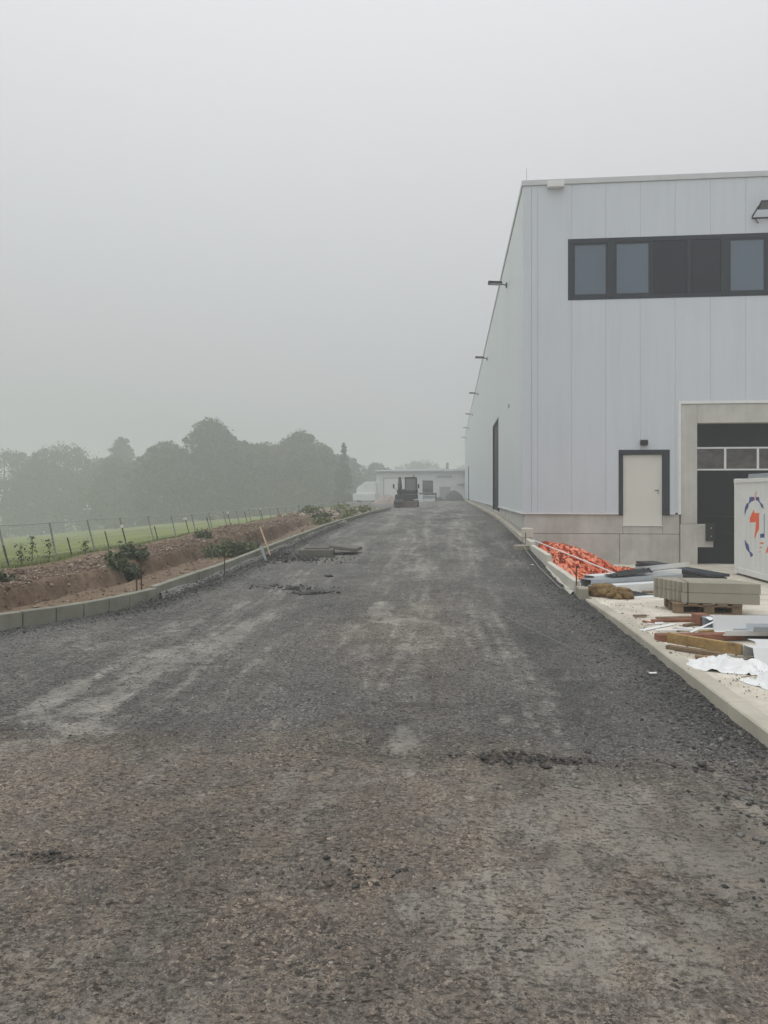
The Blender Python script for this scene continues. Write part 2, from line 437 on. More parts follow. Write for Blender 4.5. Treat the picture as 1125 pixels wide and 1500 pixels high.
ry = np.concatenate([np.arange(-8, 1.2, .25), np.arange(1.2, 6.5, .02), np.arange(6.5, 14, .04), np.arange(14, 40, .12), np.arange(40, 119.9, .6), [119.9]])
NC = 270
U, Yr, Fr = grid(np.linspace(0, 1, NC), ry)
Xr = (xl(Yr) - .02) + (2.12 - (xl(Yr) - .02)) * U
def rmasks(x, y):
    w1 = fbm(x * .8, y * .35, 5, 31) - .5; w2 = fbm(x * 2.6, y * 1.3, 5, 37) - .5; w3 = fbm(x * 6, y * 3.5, 4, 41) - .5; w4 = fbm(x * 4.5 + .25 * y, y * .45, 4, 43) - .5
    near = 1 - sst(-.55, .55, y - 4.45 - .25 * x * 0 + w1 * 1.6 + w2 * .8 - .5 * sst(-1.0, -3.0, x))
    dust = .30 + .75 * w1 + .4 * w2 + .20 * near + .75 * w4 * (1 - .6 * near)
    for cx, wd, st in ((-2.75, .40, .26), (-.75, .42, .30), (.45, .35, .16), (-3.7, .3, .15)):
        dust = dust + st * np.exp(-((x - cx - .35 * np.sin(y * .16 + cx)) / wd) ** 2) * sst(4, 7, y)
    for cx, cy, rx, ryy, st in ((-2.59, 4.83, .20, .14, .85), (-2.79, 5.5, .18, .30, .5), (-3.25, 5.6, .13, .45, .55), (-3.1, 6.9, .12, .5, .4), (-2.62, 7.9, .14, .9, .35),
                               (-1.02, 9.9, .16, .95, .85), (-.5, 9.3, .5, .22, .4), (.40, 5.3, .16, .22, .7), (-.36, 4.8, .17, .3, .65), (-1.28, 5.05, .14, .3, .35),
                               (.95, 3.75, .9, .42, .34), (.3, 2.75, .6, .4, .35), (-.7, 4.02, .35, .3, .25), (1.55, 3.2, .5, .5, .25), (-.95, 7.3, .14, .6, .3), (-2.3, 6.2, .14, .5, .22),
                               (1.5, 15.5, .5, 2.0, .25), (-1.3, 22, .5, 6, .25), (.4, 26, .5, 9, .2), (1.25, 6.6, .3, .15, .25), (-3.9, 12, .3, 1.6, .15)):
        d = np.hypot((x - cx) / rx, (y - cy) / ryy) + w2 * 1.6 + w3 * 1.9
        dust = dust + 1.0 * st * (1 - sst(.35, 1.35, d))
    gate = sst(.42, .62, fbm(x * 1.1 + 3, y * .35, 3, 47))
    for c in (-3.45, -3.22, -2.98, -2.72, -2.5, -1.35, -1.1, -.62, .15, .38, .6):
        cv = c + .22 * np.sin(y * .21 + c * 2) + .012 * (y - 8) * c
        dust = dust + (.30 + .5 * w3) * (1 - .5 * sst(12, 20, y)) * np.exp(-((x - cv) / .05) ** 2) * gate * sst(4.2, 5.2, y)
    tread = (np.sin(y * 26 + 3 * np.sin(x * 40)) > .2) * np.exp(-((x + 2.75 - .06 * (y - 5)) / .22) ** 2) * sst(4.6, 5.5, y) * (1 - sst(9, 12, y))
    dust = dust + .16 * tread * (w1 + .5)
    dark = .45 * sst(.2, 1.2, x) * sst(4.6, 5.2, y) * (1 - sst(16, 30, y)) + .65 * sst(1.55, 2.0, x + w2 * .5) * sst(4.4, 5, y) + .30 * sst(30, 45, y)
    dust = dust - .22 * sst(.1, 1.1, x) * sst(4.5, 5.0, y) * (1 - sst(14, 22, y)) - .25 * sst(1.4, 1.9, x + .3 * w2) * sst(4.3, 4.8, y)
    for cx, cy, rx, ryy, st in ((.42, 4.52, .28, .07, 1.0), (.95, 4.5, .6, .05, .5), (-1.77, 3.1, .12, .05, .8), (-.2, 5.6, .35, .10, .5), (-.45, 3.05, .25, .1, .5), (-.7, 2.6, .4, .25, .35), (-3.3, 4.75, .6, .2, .5), (-.35, 4.5, .5, .04, .5)):
        d = np.hypot((x - cx) / rx, (y - cy) / ryy) + w2 * 1.4 + w3 * 1.2
        k = st * (1 - sst(.5, 1.3, d)); dark = dark + k; dust = dust - k
    lk = sst(.7, .15, x - xl(y)) * sst(6, 9, y) * (1 - sst(40, 52, y)); dark = dark + .5 * lk; dust = dust - .25 * lk
    brown = np.clip(near * 1.0 + .9 * np.exp(-((x + .7) / .8) ** 2) * sst(4, 6, y) * (1 - sst(10, 16, y)) * (.5 + w1 * 2), 0, 1)
    return np.clip(dust, 0, 1), np.clip(brown, 0, 1), np.clip(dark, 0, 1)
dust, brown, dark = rmasks(Xr, Yr)
def road_z(x, y, dust):
    z = road_h(x, y) + (fbm(x * .7, y * .5, 3, 51) - .5) * .05 * sst(-5, 2, y)
    near = 1 - sst(9, 16, y)
    z = z + ((fbm(x * 4, y * 4, 3, 57) - .5) * .026 + (fbm(x * 17, y * 17, 3, 61) - .5) * .030 * (1 - .8 * dust)) * near
    z = z - .03 * sst(.45, .0, np.abs(x - xl(y))) * 0
    return z
Zr = road_z(Xr, Yr, dust)
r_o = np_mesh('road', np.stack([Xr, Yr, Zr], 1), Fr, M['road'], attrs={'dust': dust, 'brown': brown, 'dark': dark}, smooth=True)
tag(r_o, kind='structure')

def stones(name, x, y, z, size, mat, tone, kind='stuff', flat=.65, parent=None):
    n = len(x)
    base = np.array([(1, 0, 0), (0, 1, 0), (-1, 0, 0), (0, -1, 0), (0, 0, 1), (0, 0, -1)], float)
    v = np.repeat(base[None], n, 0) * RN.uniform(.55, 1.15, (n, 6, 1)) + RN.normal(0, .16, (n, 6, 3))
    v *= np.stack([size, size * RN.uniform(.55, 1, n), size * RN.uniform(.35, .8, n) * flat / .65], 1)[:, None, :]
    a = RN.uniform(0, 6.283, n); c, s_ = np.cos(a)[:, None], np.sin(a)[:, None]
    t = RN.normal(0, .35, n); ct, st = np.cos(t)[:, None], np.sin(t)[:, None]
    yx, zx = v[:, :, 1] * ct - v[:, :, 2] * st, v[:, :, 1] * st + v[:, :, 2] * ct
    vx = v[:, :, 0] * c - yx * s_; vy = v[:, :, 0] * s_ + yx * c
    v = np.stack([vx + x[:, None], vy + y[:, None], zx + z[:, None]], 2).reshape(-1, 3)
    tri = np.array([(0, 1, 4), (1, 2, 4), (2, 3, 4), (3, 0, 4), (1, 0, 5), (2, 1, 5), (3, 2, 5), (0, 3, 5)])
    f = (tri[None] + (np.arange(n) * 6)[:, None, None]).reshape(-1, 3)
    o = np_mesh(name, v, f, mat, attrs={'tone': np.repeat(tone, 6)}, parent=parent)
    tag(o, kind=kind); return o

# loose stones lying on the road: many in the foreground and along both edges
n = 52000
y = 1.7 + 8.3 * RN.random(n) ** 1.5; x = RN.uniform(-1, 1, n) * (y * .62 + .6) - y * .094
ok = (x > xl(y) + .05) & (x < 2.02); x, y = x[ok], y[ok]
d, b, dk = rmasks(x, y)
keep = RN.random(len(x)) < (.85 - .7 * d); x, y, d, b = x[keep], y[keep], d[keep], b[keep]
sz = np.clip(RN.lognormal(-5.2, .45, len(x)), .003, .02)
z = road_z(x, y, d) + sz * .05
nb = RN.random(len(x)) < b * .8
stones('loose_gravel', x[~nb], y[~nb], z[~nb], sz[~nb], M['gravel'], RN.random((~nb).sum()))
stones('loose_brown_gravel', x[nb], y[nb], z[nb], sz[nb], M['gravelb'], RN.random(nb.sum()) * .95)
n = 9000
y = 3 + 20 * RN.random(n) ** 1.6; x = 2.04 - np.abs(RN.normal(0, .28, n)); sz = np.clip(RN.lognormal(-4.5, .4, n), .005, .03)
stones('kerbside_gravel', x, y, road_z(x, y, x * 0) + sz * .15, sz, M['gravel'], RN.random(n) * .9)
n = 9000
y = 6.5 + 22 * RN.random(n) ** 1.4; x = xl(y) + .04 + np.abs(RN.normal(0, .30, n)); sz = np.clip(RN.lognormal(-4.45, .45, n), .006, .035)
bank = .10 * sst(.5, 0, x - xl(y)) * sst(9, 11, y)
stones('gravel_fillet', x, y, road_z(x, y, x * 0) + bank * RN.random(n) + sz * .1, sz, M['gravel'], RN.random(n) * .8)
# darker lumps gathered in heaps
hp = []
for cx, cy, rx, ryy, k in ((.42, 4.52, .2, .05, 170), (1.0, 4.5, .5, .05, 70), (-1.77, 3.1, .09, .03, 50), (-.5, 3.08, .2, .06, 50), (-3.9, 16.9, .35, .5, 260), (-3.4, 16.3, .5, .3, 240), (-2.9, 12.3, .35, .12, 90), (-2.3, 11.7, .2, .1, 90)):
    hp.append(np.stack([RN.normal(cx, rx, k), RN.normal(cy, ryy, k), RN.random(k)], 1))
hp = np.concatenate(hp); sz = np.clip(RN.lognormal(-4.3, .45, len(hp)), .006, .05) * np.where(hp[:, 1] > 10, 1.7, .8)
stones('dark_crumbs', hp[:, 0], hp[:, 1], road_z(hp[:, 0], hp[:, 1], hp[:, 0] * 0) + sz * .3 + np.where(hp[:, 1] > 15, .05 * RN.random(len(hp)), 0), sz, M['asphalt_lump'], hp[:, 2])

# rubble on the bank, crumbs in the trench
n = 15000
y = 9 + 30 * RN.random(n) ** 1.2; x = RN.choice([-8.7, -8.9, -8.2], n) + RN.normal(0, .42, n) ; x = np.where(RN.random(n) < .25, RN.uniform(-8.2, -5.0, n), x)
ok = (x < xl(y) - .3); x, y = x[ok], y[ok]
sz = np.clip(RN.lognormal(-3.75, .5, len(x)), .01, .11)
stones('bank_rubble', x, y, ground_h(x, y) + sz * .2, sz, M['rubble'], RN.random(len(x)) ** 1.2)

# ------------------------------------------------------------------ left kerb
def strip_stone(p0, p1, th, zt0, zt1, zb, name, mat, parent, gap=.006, bevel=.008):
    p0 = Vector(p0); p1 = Vector(p1); d = (p1 - p0); L = d.length; d /= L; nrm = Vector((-d.y, d.x))
    a = p0 + d * gap; b = p1 - d * gap
    m = MB(); q = [a, b, b + nrm * th, a + nrm * th]; zt = [zt0, zt1, zt1, zt0]
    m.add([(v.x, v.y, zb) for v in q] + [(v.x, v.y, z) for v, z in zip(q, zt)], [(0, 3, 2, 1), (4, 5, 6, 7), (0, 1, 5, 4), (1, 2, 6, 5), (2, 3, 7, 6), (3, 0, 4, 7)])
    return m.build(name, mat, parent, bevel=bevel)
k_l = tag(empty('concrete_kerb', (-4.6, 10.7, 0)), 'raised grey concrete kerb between gravel road and earth trench', 'kerb')
pts = [];  yy = 4.6
while yy < 10.75:
    pts.append((float(xl(yy)), yy)); s_ = abs(float(xl(yy + .1) - xl(yy))) / .1; yy += .44 / math.sqrt(1 + s_ * s_)
pts.append((float(xl(10.8)), 10.8))
for a, b in zip(pts[:-1], pts[1:]):
    strip_stone(a, b, .12, .185 + R.uniform(-.006, .006), .185 + R.uniform(-.006, .006), -.3, 'kerb_stone', M['kerb'], k_l)
yb = [10.8, 12.6, 13.8, 16.3, 18.7, 21.0, 23.3, 25.6, 28.0, 31, 34, 37, 40, 43, 46, 49, 52]
for a, b in zip(yb[:-1], yb[1:]):
    o_ = R.uniform(-.012, .012)
    strip_stone((float(xl(a)) + o_, a), (float(xl(b)) + o_, b), .12, float(kerb_top(a)) + R.uniform(-.004, .004), float(kerb_top(b)), float(prof(a)) - .45, 'kerb_stone', M['kerb'], k_l)
m = MB()
ysl = np.arange(10.9, 30, .25)
v = []
for q in ysl:
    w = .07 + .05 * float(vn(q * 2.1, 0, 5)); hh = .05 + .06 * float(vn(q * 1.7, 3, 8)); x0 = float(xl(q)); zz = float(prof(q))
    v += [(x0 - .02, q, zz - .1), (x0 - .02, q, zz + hh), (x0 + w * .4, q, zz + hh - .005), (x0 + w, q, zz - .05)]
f = []
for i in range(len(ysl) - 1):
    for j in range(3): f.append((i * 4 + j, i * 4 + j + 1, i * 4 + j + 5, i * 4 + j + 4))
m.add(v, f); m.build('haunch', M['haunch'], k_l)

# ------------------------------------------------------------------ right slab, kerb and retaining stones
KX = 2.06
yp = [-8, 0, 4, 6, 8, 9, 10, 11.2, 12.5, 14, 15.5, 17.2, 19, 22.4]
xp = np.linspace(KX + .12, 26, 40)
Xp, Yp, Fp = grid(xp, np.array(yp, float))
top = np.stack([Xp, Yp, pad_h(Yp)], 1)
p_o = np_mesh('yard_slab', top, Fp, M['slab']); tag(p_o, kind='structure')
k_r = tag(empty('slab_edge_kerb', (KX, 6, 0)), 'low pale concrete kerb edging the slab that carries planks and metal profiles', 'kerb')
for a, b in ((-4.6, -1.2), (-1.2, 2.2), (2.2, 5.6), (5.6, 9.0), (9.0, 11.35)):
    za, zb_ = float(pad_h(a)) + .006, float(pad_h(b)) + .006
    m = MB(); x0, x1 = KX, KX + .16
    m.add([(x0, a + .003, -.4), (x1, a + .003, -.4), (x1, b - .003, -.4), (x0, b - .003, -.4), (x0, a + .003, za), (x1, a + .003, za), (x1, b - .003, zb_), (x0, b - .003, zb_)],
          [(0, 3, 2, 1), (4, 5, 6, 7), (0, 1, 5, 4), (1, 2, 6, 5), (2, 3, 7, 6), (3, 0, 4, 7)])
    m.build('kerb_stone', M['kerbr'], k_r, bevel=.012)
rw = tag(empty('retaining_wall', (KX, 12, 0)), 'stepped low retaining wall of pale concrete stones beside the orange heap', 'wall')
for a, b, zt in ((11.98, 12.85, .235), (12.85, 13.7, .24), (13.7, 15.35, .235), (15.35, 16.9, .375), (16.9, 18.35, .37), (18.35, 20.4, .455)):
    m = MB().box(KX - .07, KX + .04, a + .004, b - .004, -.8, zt); m.build('wall_stone', M['lstone'], rw, bevel=.01)
m = MB(); ysl = np.arange(11.95, 15.4, .1)
for q in ysl:
    w = .03 + .10 * float(vn(q * 3.1, 0, 15)) * max(0, 1 - (q - 12) / 4); hh = .015 + .07 * float(vn(q * 2.7, 3, 18)) * max(.2, 1 - (q - 12) / 3); zz = float(road_h(2.0, q))
    m.v += [(KX - .07, q, zz - .1), (KX - .072, q, zz + hh), (KX - .072 - w * .4, q, zz + hh * .7), (KX - .072 - w, q, zz - .06)]
for i in range(len(ysl) - 1):
    for j in range(3): m.f.append((i * 4 + j, i * 4 + j + 1, i * 4 + j + 5, i * 4 + j + 4))
m.build('mortar_haunch', M['lstone'], rw)
wk = tag(empty('wall_foot_kerb', (2.0, 22, 0)), 'long concrete kerb running along the foot of the silver hall side', 'kerb')
ys_ = [20.4, 22.0, 24, 26, 28, 30, 32, 34, 36, 38.5, 41, 44, 47, 50, 55, 60, 66, 72, 80, 90, 103, 117]
kt = lambda q: float(interp(q, [(20, .46), (22, .50), (28, .64), (35, .74), (60, .80), (117, .84)]))
for a, b in zip(ys_[:-1], ys_[1:]):
    strip_stone((2.12, a), (2.12, b), .17, kt(a), kt(b), -.2, 'kerb_stone', M['kerbr'], wk, gap=.004, bevel=.01)
blk = MB().box(2.0, 2.14, 11.5, 11.85, -.3, .17).build('concrete_block', M['kstone'], bevel=.012)
tag(blk, 'short brown grey concrete block at the corner where the slab kerb meets the retaining stones', 'block')
Mx = Matrix.Translation((2.06, 19.9, .455)) @ Matrix.Rotation(.25, 4, 'Z')
cube = MB().box(-.13, .13, -.13, .13, 0.004, .27, Mx).build('concrete_cube', M['lstone'], bevel=.018)
tag(cube, 'pale rough concrete cube standing on top of the retaining wall', 'block')
Mx = Matrix.Translation((1.78, 18.6, float(road_h(1.78, 18.6)))) @ Matrix.Rotation(.3, 4, 'Z')
rk = MB().box(-.17, .17, -.12, .12, -.03, .12, Mx).build('stone_offcut', M['kstone'], bevel=.02)
tag(rk, 'flat grey stone offcut lying on gravel against the retaining wall', 'stone')
# earth behind the stones
n = 900
y = RN.uniform(11.9, 17.5, n); x = RN.uniform(2.12, 2.5, n) ; sz = np.clip(RN.lognormal(-3.8, .5, n), .01, .07)
stones('backfill_rubble', x, y, pad_h(y) + .06 * RN.random(n), sz, M['rubble'], RN.random(n) * .7)

# ------------------------------------------------------------------ warehouse
WX, WY, WT, CB = 2.14, 21.9, 11.1, 1.05
LEN, WID = 95.0, 30.0
wh = tag(empty('warehouse', (WX, WY, 0)), 'large silver grey panelled industrial hall with dark window band and loading door', 'warehouse')
g_ = .0045
def hole_box(x0, x1, z0, z1, name, mat, y0=WY, y1=WY + .10, bevel=.004):
    return MB().box(x0, x1, y0, y1, z0, z1).build(name, mat, wh, bevel=bevel)
WB = (3.47, 13.1, 7.46, 9.29)            # window band
DR = (4.95, 6.42, .72, 2.97)             # door
PT = (6.66, 12.4, -.5, 4.40)             # concrete portal
# inner structure
MB().box(WX + .12, WX + WID, WY + .62, WY + LEN - .12, CB - .02, WT - .1).build('wall_core', M['anthp'], wh)
xs = [2.40, 2.58] + [3.58 + i * 1.0 for i in range(0, 29)]
segs = list(zip(xs[:-1], xs[1:]))
for a, b in segs:
    cells = [(CB + .05, WT - .17)]
    def cut(cells, z0, z1):
        o = []
        for c0, c1 in cells:
            if z1 <= c0 or z0 >= c1: o.append((c0, c1)); continue
            if z0 > c0 + .02: o.append((c0, z0))
            if z1 < c1 - .02: o.append((z1, c1))
        return o
    subs = [a, b]
    for q in (WB[0], WB[1], DR[0], DR[1], PT[0], PT[1]):
        if a + .03 < q < b - .03: subs.append(q)
    subs.sort()
    for i, (s0, s1) in enumerate(zip(subs[:-1], subs[1:])):
        c = list(cells); mid = (s0 + s1) / 2
        if WB[0] < mid < WB[1]: c = cut(c, WB[2], WB[3])
        if DR[0] < mid < DR[1]: c = cut(c, 0, DR[3])
        if PT[0] < mid < PT[1]: c = cut(c, -1, PT[3])
        e0 = g_ / 2 if s0 == a else .0005; e1 = g_ / 2 if s1 == b else .0005
        for z0, z1 in c: hole_box(s0 + e0, s1 - e1, z0, z1, 'wall_panel', M['clad'], bevel=.003 if len(subs) == 2 else 0)
# corner flashing, bottom drip flashing, parapet cap
MB().box(WX - .004, 2.396, WY - .004, WY + .1, CB + .05, WT - .17).build('corner_flashing', M['clad'], wh, bevel=.004)
MB().box(WX - .004, WX + .1, WY + .104, WY + .30, CB + .05, WT - .17).build('corner_flashing', M['clad_side'], wh, bevel=.004)
for x0, x1 in ((WX - .03, DR[0] - .004), (DR[1] + .004, PT[0] - .09)):
    MB().box(x0, x1, WY - .03, WY + .1, CB, CB + .046).build('drip_flashing', M['whitemetal'], wh, bevel=.004)
for a, b in ((WY + .104, 33.3), (37.7, 89.3), (93.2, WY + LEN)):
    MB().box(WX - .035, WX + .1, a, b, CB, CB + .046).build('drip_flashing', M['whitemetal'], wh)
MB().box(WX - .035, WX + WID, WY - .035, WY + .2, WT - .165, WT).build('parapet_cap', M['flash'], wh, bevel=.008)
MB().box(WX - .035, WX + .2, WY + .204, WY + LEN, WT - .165, WT).build('parapet_cap', M['flash'], wh, bevel=.008)
MB().box(WX + .2, WX + WID, WY + .2, WY + LEN, WT - .2, WT - .12).build('roof_deck', M['flash'], wh)
# side panels
SD = (33.3, 37.7); S2 = (89.3, 93.2)
pmesh = None
yv = WY + .304
i = 0
while yv < WY + LEN - .5:
    y1 = yv + 1.0
    ov = [d for d in (SD, S2) if d[0] < y1 - .05 and d[1] > yv + .05]
    if ov:
        d = ov[0]
        if yv < d[0] - .05: MB().box(WX, WX + .1, yv + .004, d[0] - .002, CB + .05, WT - .17).build('wall_panel', M['clad_side'], wh)
        a0 = max(yv, d[0]); b0 = min(y1, d[1])
        MB().box(WX, WX + .1, a0 + .003, b0 - .003, 5.2, WT - .17).build('wall_panel', M['clad_side'], wh)
        if y1 > d[1] + .05: MB().box(WX, WX + .1, d[1] + .002, y1 - .004, CB + .05, WT - .17).build('wall_panel', M['clad_side'], wh)
    else:
        if pmesh is None:
            pm_o = MB().box(WX, WX + .1, yv + .004, y1 - .004, CB + .05, WT - .17).build('wall_panel', M['clad_side'], wh, bevel=.003); pmesh = (pm_o, yv)
        else:
            c = pmesh[0].copy(); COL.objects.link(c); c.parent = wh; c.location = (0, yv - pmesh[1], 0)
    yv = y1
# plinth: upper and lower precast courses on the front, one course along the side
for x0, x1, z0, z1, name in ((WX + .05, DR[0] + .12, .475, CB, 'plinth_block'), (DR[0] + .126, 6.22, .475, .70, 'plinth_block'), (6.226, PT[0] + .05, .475, CB, 'plinth_block'),
                             (WX + .05, 4.98, -.8, .462, 'plinth_block'), (4.99, PT[0] + .05, -.8, .462, 'plinth_block')):
    MB().box(x0, x1, WY + .03, WY + .3, z0, z1).build(name, M['plinth'], wh, bevel=.006)
for q0, q1, z1 in ((WY + .304, SD[0], CB), (SD[0], SD[1], .86), (SD[1], S2[0], CB), (S2[0], S2[1], .86), (S2[1], WY + LEN, CB)):
    k_ = max(1, round((q1 - q0) / 6)); st_ = (q1 - q0) / k_
    for j in range(k_): MB().box(WX + .05, WX + .3, q0 + j * st_ + .003, q0 + (j + 1) * st_ - .003, -.3, z1).build('plinth_block', M['plinth'], wh, bevel=.006)
# window band
wb = MB()
x0, x1, z0, z1 = WB
wr = MB().box(x0, x1, WY - .012, WY + .05, z0, z0 + .12).box(x0, x1, WY - .012, WY + .05, z1 - .13, z1).box(x0, x0 + .155, WY - .012, WY + .05, z0 + .121, z1 - .131).build('window_band', M['anth'], wh, bevel=.004)
cells = [(3.63, 4.63, 'g'), (4.85, 5.87, 'g'), (5.95, 6.92, 'p'), (7.03, 7.87, 'p'), (8.11, 9.14, 'g'), (9.36, 10.36, 'g'), (10.6, 11.6, 'p'), (11.85, 12.9, 'g')]
prev = x0 + .156
for a, b, k in cells:
    if a - prev > .01: MB().box(prev, a, WY - .010, WY + .05, z0 + .121, z1 - .131).build('mullion', M['anth'], wr, bevel=.004)
    if k == 'g':
        MB().box(a + .0455, b - .0455, WY + .028, WY + .04, z0 + .167, z1 - .177).build('pane', M['glass'], wr)
        f = .045
        MB().box(a + .002, b - .002, WY + .004, WY + .03, z0 + .122, z0 + .122 + f).box(a + .002, b - .002, WY + .004, WY + .03, z1 - .132 - f, z1 - .132).box(a + .002, a + f, WY + .004, WY + .03, z0 + .123 + f, z1 - .133 - f).box(b - f, b - .002, WY + .004, WY + .03, z0 + .123 + f, z1 - .133 - f).build('sash', M['anth'], wr)
    else:
        MB().box(a + .004, b - .004, WY + .004, WY + .04, z0 + .125, z1 - .135).build('infill_panel', M['anthp'], wr, bevel=.006)
    prev = b
MB().box(prev, x1, WY - .010, WY + .05, z0 + .121, z1 - .131).build('mullion', M['anth'], wr)
# door
dr = MB().box(DR[0], DR[1], WY - .02, WY + .1, 2.83, 2.97).box(DR[0], DR[0] + .125, WY - .02, WY + .1, CB - .03, 2.829).box(6.22, DR[1], WY - .02, WY + .1, CB - .03, 2.829).build('door', M['anth'], wh, bevel=.004)
MB().box(5.08, 6.215, WY + .045, WY + .09, .735, 2.826).build('leaf', M['doorleaf'], dr, bevel=.004)
MB().box(5.05, 6.235, WY + .0, WY + .1, .702, .732).build('sill', M['whitemetal'], dr, bevel=.004)
for z in (.95, 1.75, 2.6): MB().tube([(5.075, WY + .035, z), (5.075, WY + .035, z + .12)], .012, 8).build('hinge', M['galv'], dr)
MB().box(6.085, 6.115, WY + .035, WY + .047, 1.66, 1.80).build('handle_plate', M['galv'], dr)
MB().tube([(6.10, WY + .04, 1.76), (6.10, WY - .005, 1.76), (5.99, WY - .005, 1.76)], .010, 8).build('handle', M['black'], dr)
# concrete portal with sectional door
MB().box(PT[0], 12.4, WY - .02, WY + .1, 4.315, 4.40).box(PT[0], PT[0] + .085, WY - .02, WY + .1, CB, 4.314).build('portal_flashing', M['whitemetal'], wh, bevel=.004)
pt = MB().box(6.75, 7.21, WY + .01, WY + .5, .775, 4.31).box(7.211, 12.3, WY + .01, WY + .5, 3.75, 4.31).box(11.9, 12.35, WY + .01, WY + .5, -.6, 3.749).build('portal', M['dockc'], wh, bevel=.008)
MB().box(6.73, 7.215, WY - .01, WY + .5, -.6, .765).box(7.216, 7.66, WY - .01, WY + .3, .09, .765).build('portal_foot', M['dockc'], wh, bevel=.008)
sdr = MB().box(7.212, 11.9, WY + .33, WY + .38, 3.06, 3.75).build('sectional_door', M['darkdoor'], wh)
for z0, z1 in ((-.42, .46), (.465, .99), (.995, 1.66), (1.665, 2.36)):
    MB().box(7.212, 11.9, WY + .33, WY + .38, z0, z1).build('door_section', M['darkdoor'], sdr, bevel=.004)
MB().box(7.212, 11.9, WY + .325, WY + .37, 2.362, 2.41).box(7.212, 11.9, WY + .325, WY + .37, 3.01, 3.058).build('window_rail', M['whitemetal'], sdr)
for k in range(5):
    a = 7.216 + k * .935
    MB().box(a, a + .87, WY + .345, WY + .36, 2.412, 3.008).build('pane', M['dockglass'], sdr)
    MB().box(a + .872, a + .933, WY + .325, WY + .37, 2.412, 3.008).build('mullion', M['whitemetal'], sdr)
MB().box(7.216, 11.9, WY + .30, WY + .40, -.44, -.425).build('threshold', M['whitemetal'], sdr)
bp = MB().box(7.43, 7.67, WY - .12, WY - .012, .275, .79).build('dock_bumper', M['black'], wh, bevel=.012)
for z in (.42, .66): MB().tube([(7.56, WY - .124, z), (7.56, WY - .11, z)], .022, 8).build('bolt', M['galv'], bp)
# emergency overflow, lightning rod, far roof vent
MB().box(2.85, 3.34, WY - .16, WY - .006, 10.82, 10.99).build('overflow_box', M['whitemetal'], wh, bevel=.01)
MB().tube([(2.26, WY + .1, WT), (2.26, WY + .1, WT + .42)], .008, 6).build('lightning_rod', M['galv'], wh)
# side roller doors
for d, zt in ((SD, 5.2), (S2, 5.0)):
    s_o = MB().box(WX + .06, WX + .14, d[0] + .003, d[1] - .003, .86, 5.2).build('side_door', M['darkdoor'], wh)
    MB().box(WX - .012, WX + .055, d[0] - .0, d[0] + .12, .86, 5.198).box(WX - .012, WX + .055, d[1] - .12, d[1], .86, 5.198).box(WX - .012, WX + .055, d[0] + .121, d[1] - .121, 5.08, 5.198).build('door_frame', M['anth'], s_o)
    MB().box(WX + .03, WX + .058, d[0] + .4, d[0] + .75, 1.45, 1.53).build('handle', M['whitemetal'], s_o)
MB().box(WX - .05, WX - .002, 27.0, 27.08, 4.86, 5.0).build('junction_box', M['greymetal'], wh)

# wall lamps on the side: floodlights on short arms
def flood_side(yc):
    o = empty('wall_floodlight', (WX, yc, 9.83))
    MB().box(WX - .05, WX - .002, yc - .09, yc + .09, 9.70, 9.86).build('bracket', M['anth'], o)
    MB().tube([(WX - .03, yc, 9.78), (WX - .24, yc, 9.84)], .022, 8).build('arm', M['anth'], o)
    Mt = Matrix.Translation((WX - .46, yc, 9.87)) @ Matrix.Rotation(math.radians(4), 4, 'Y')
    MB().box(-.27, .27, -.17, .17, -.035, .045, Mt).build('lamp_head', M['anth'], o, bevel=.015)
    MB().box(-.24, .24, -.15, .15, -.042, -.0355, Mt).build('lens', M['cabglass'], o)
    return o
order = ['first', 'second', 'third', 'fourth', 'fifth', 'sixth']
base = flood_side(28.2)
for i in range(6):
    o = base if i == 0 else copy_tree(base)
    o.location = (WX, 28.2 + 15.25 * i, 9.83)
    tag(o, 'flat grey floodlight under the eaves of the hall side, %s from the front corner' % order[i], 'floodlight', 'floodlights along the hall side')
fl = tag(empty('wall_floodlight', (8.95, WY, 9.9)), 'tilted dark floodlight on a bracket above the window band', 'floodlight')
Mt = Matrix.Translation((9.06, WY - .36, 9.97)) @ Matrix.Rotation(math.radians(-28), 4, 'X')
MB().box(-.25, .25, -.15, .15, -.035, .035, Mt).build('lamp_head', M['anth'], fl, bevel=.015)
MB().box(-.22, .22, -.13, .13, -.042, -.0355, Mt).build('lens', M['cabglass'], fl)
MB().tube([(8.80, WY - .36, 9.95), (8.72, WY - .10, 9.74), (8.74, WY - .03, 9.72), (9.34, WY - .03, 9.72), (9.38, WY - .10, 9.74), (9.32, WY - .36, 9.95)], .022, 6).build('bracket', M['anth'], fl)
MB().tube([(8.82, WY - .02, 9.73), (8.86, WY - .06, 9.62), (8.93, WY - .003, 9.58)], .012, 6).build('cable', M['black'], fl)
dl = tag(empty('door_lamp', (5.67, WY, 3.06)), 'small black box lamp above the cream door', 'lamp')
MB().box(5.57, 5.77, WY - .14, WY - .002, 3.10, 3.255).build('housing', M['black'], dl, bevel=.01)
MB().box(5.59, 5.75, WY - .12, WY - .02, 3.07, 3.098).build('lens', M['cabglass'], dl)

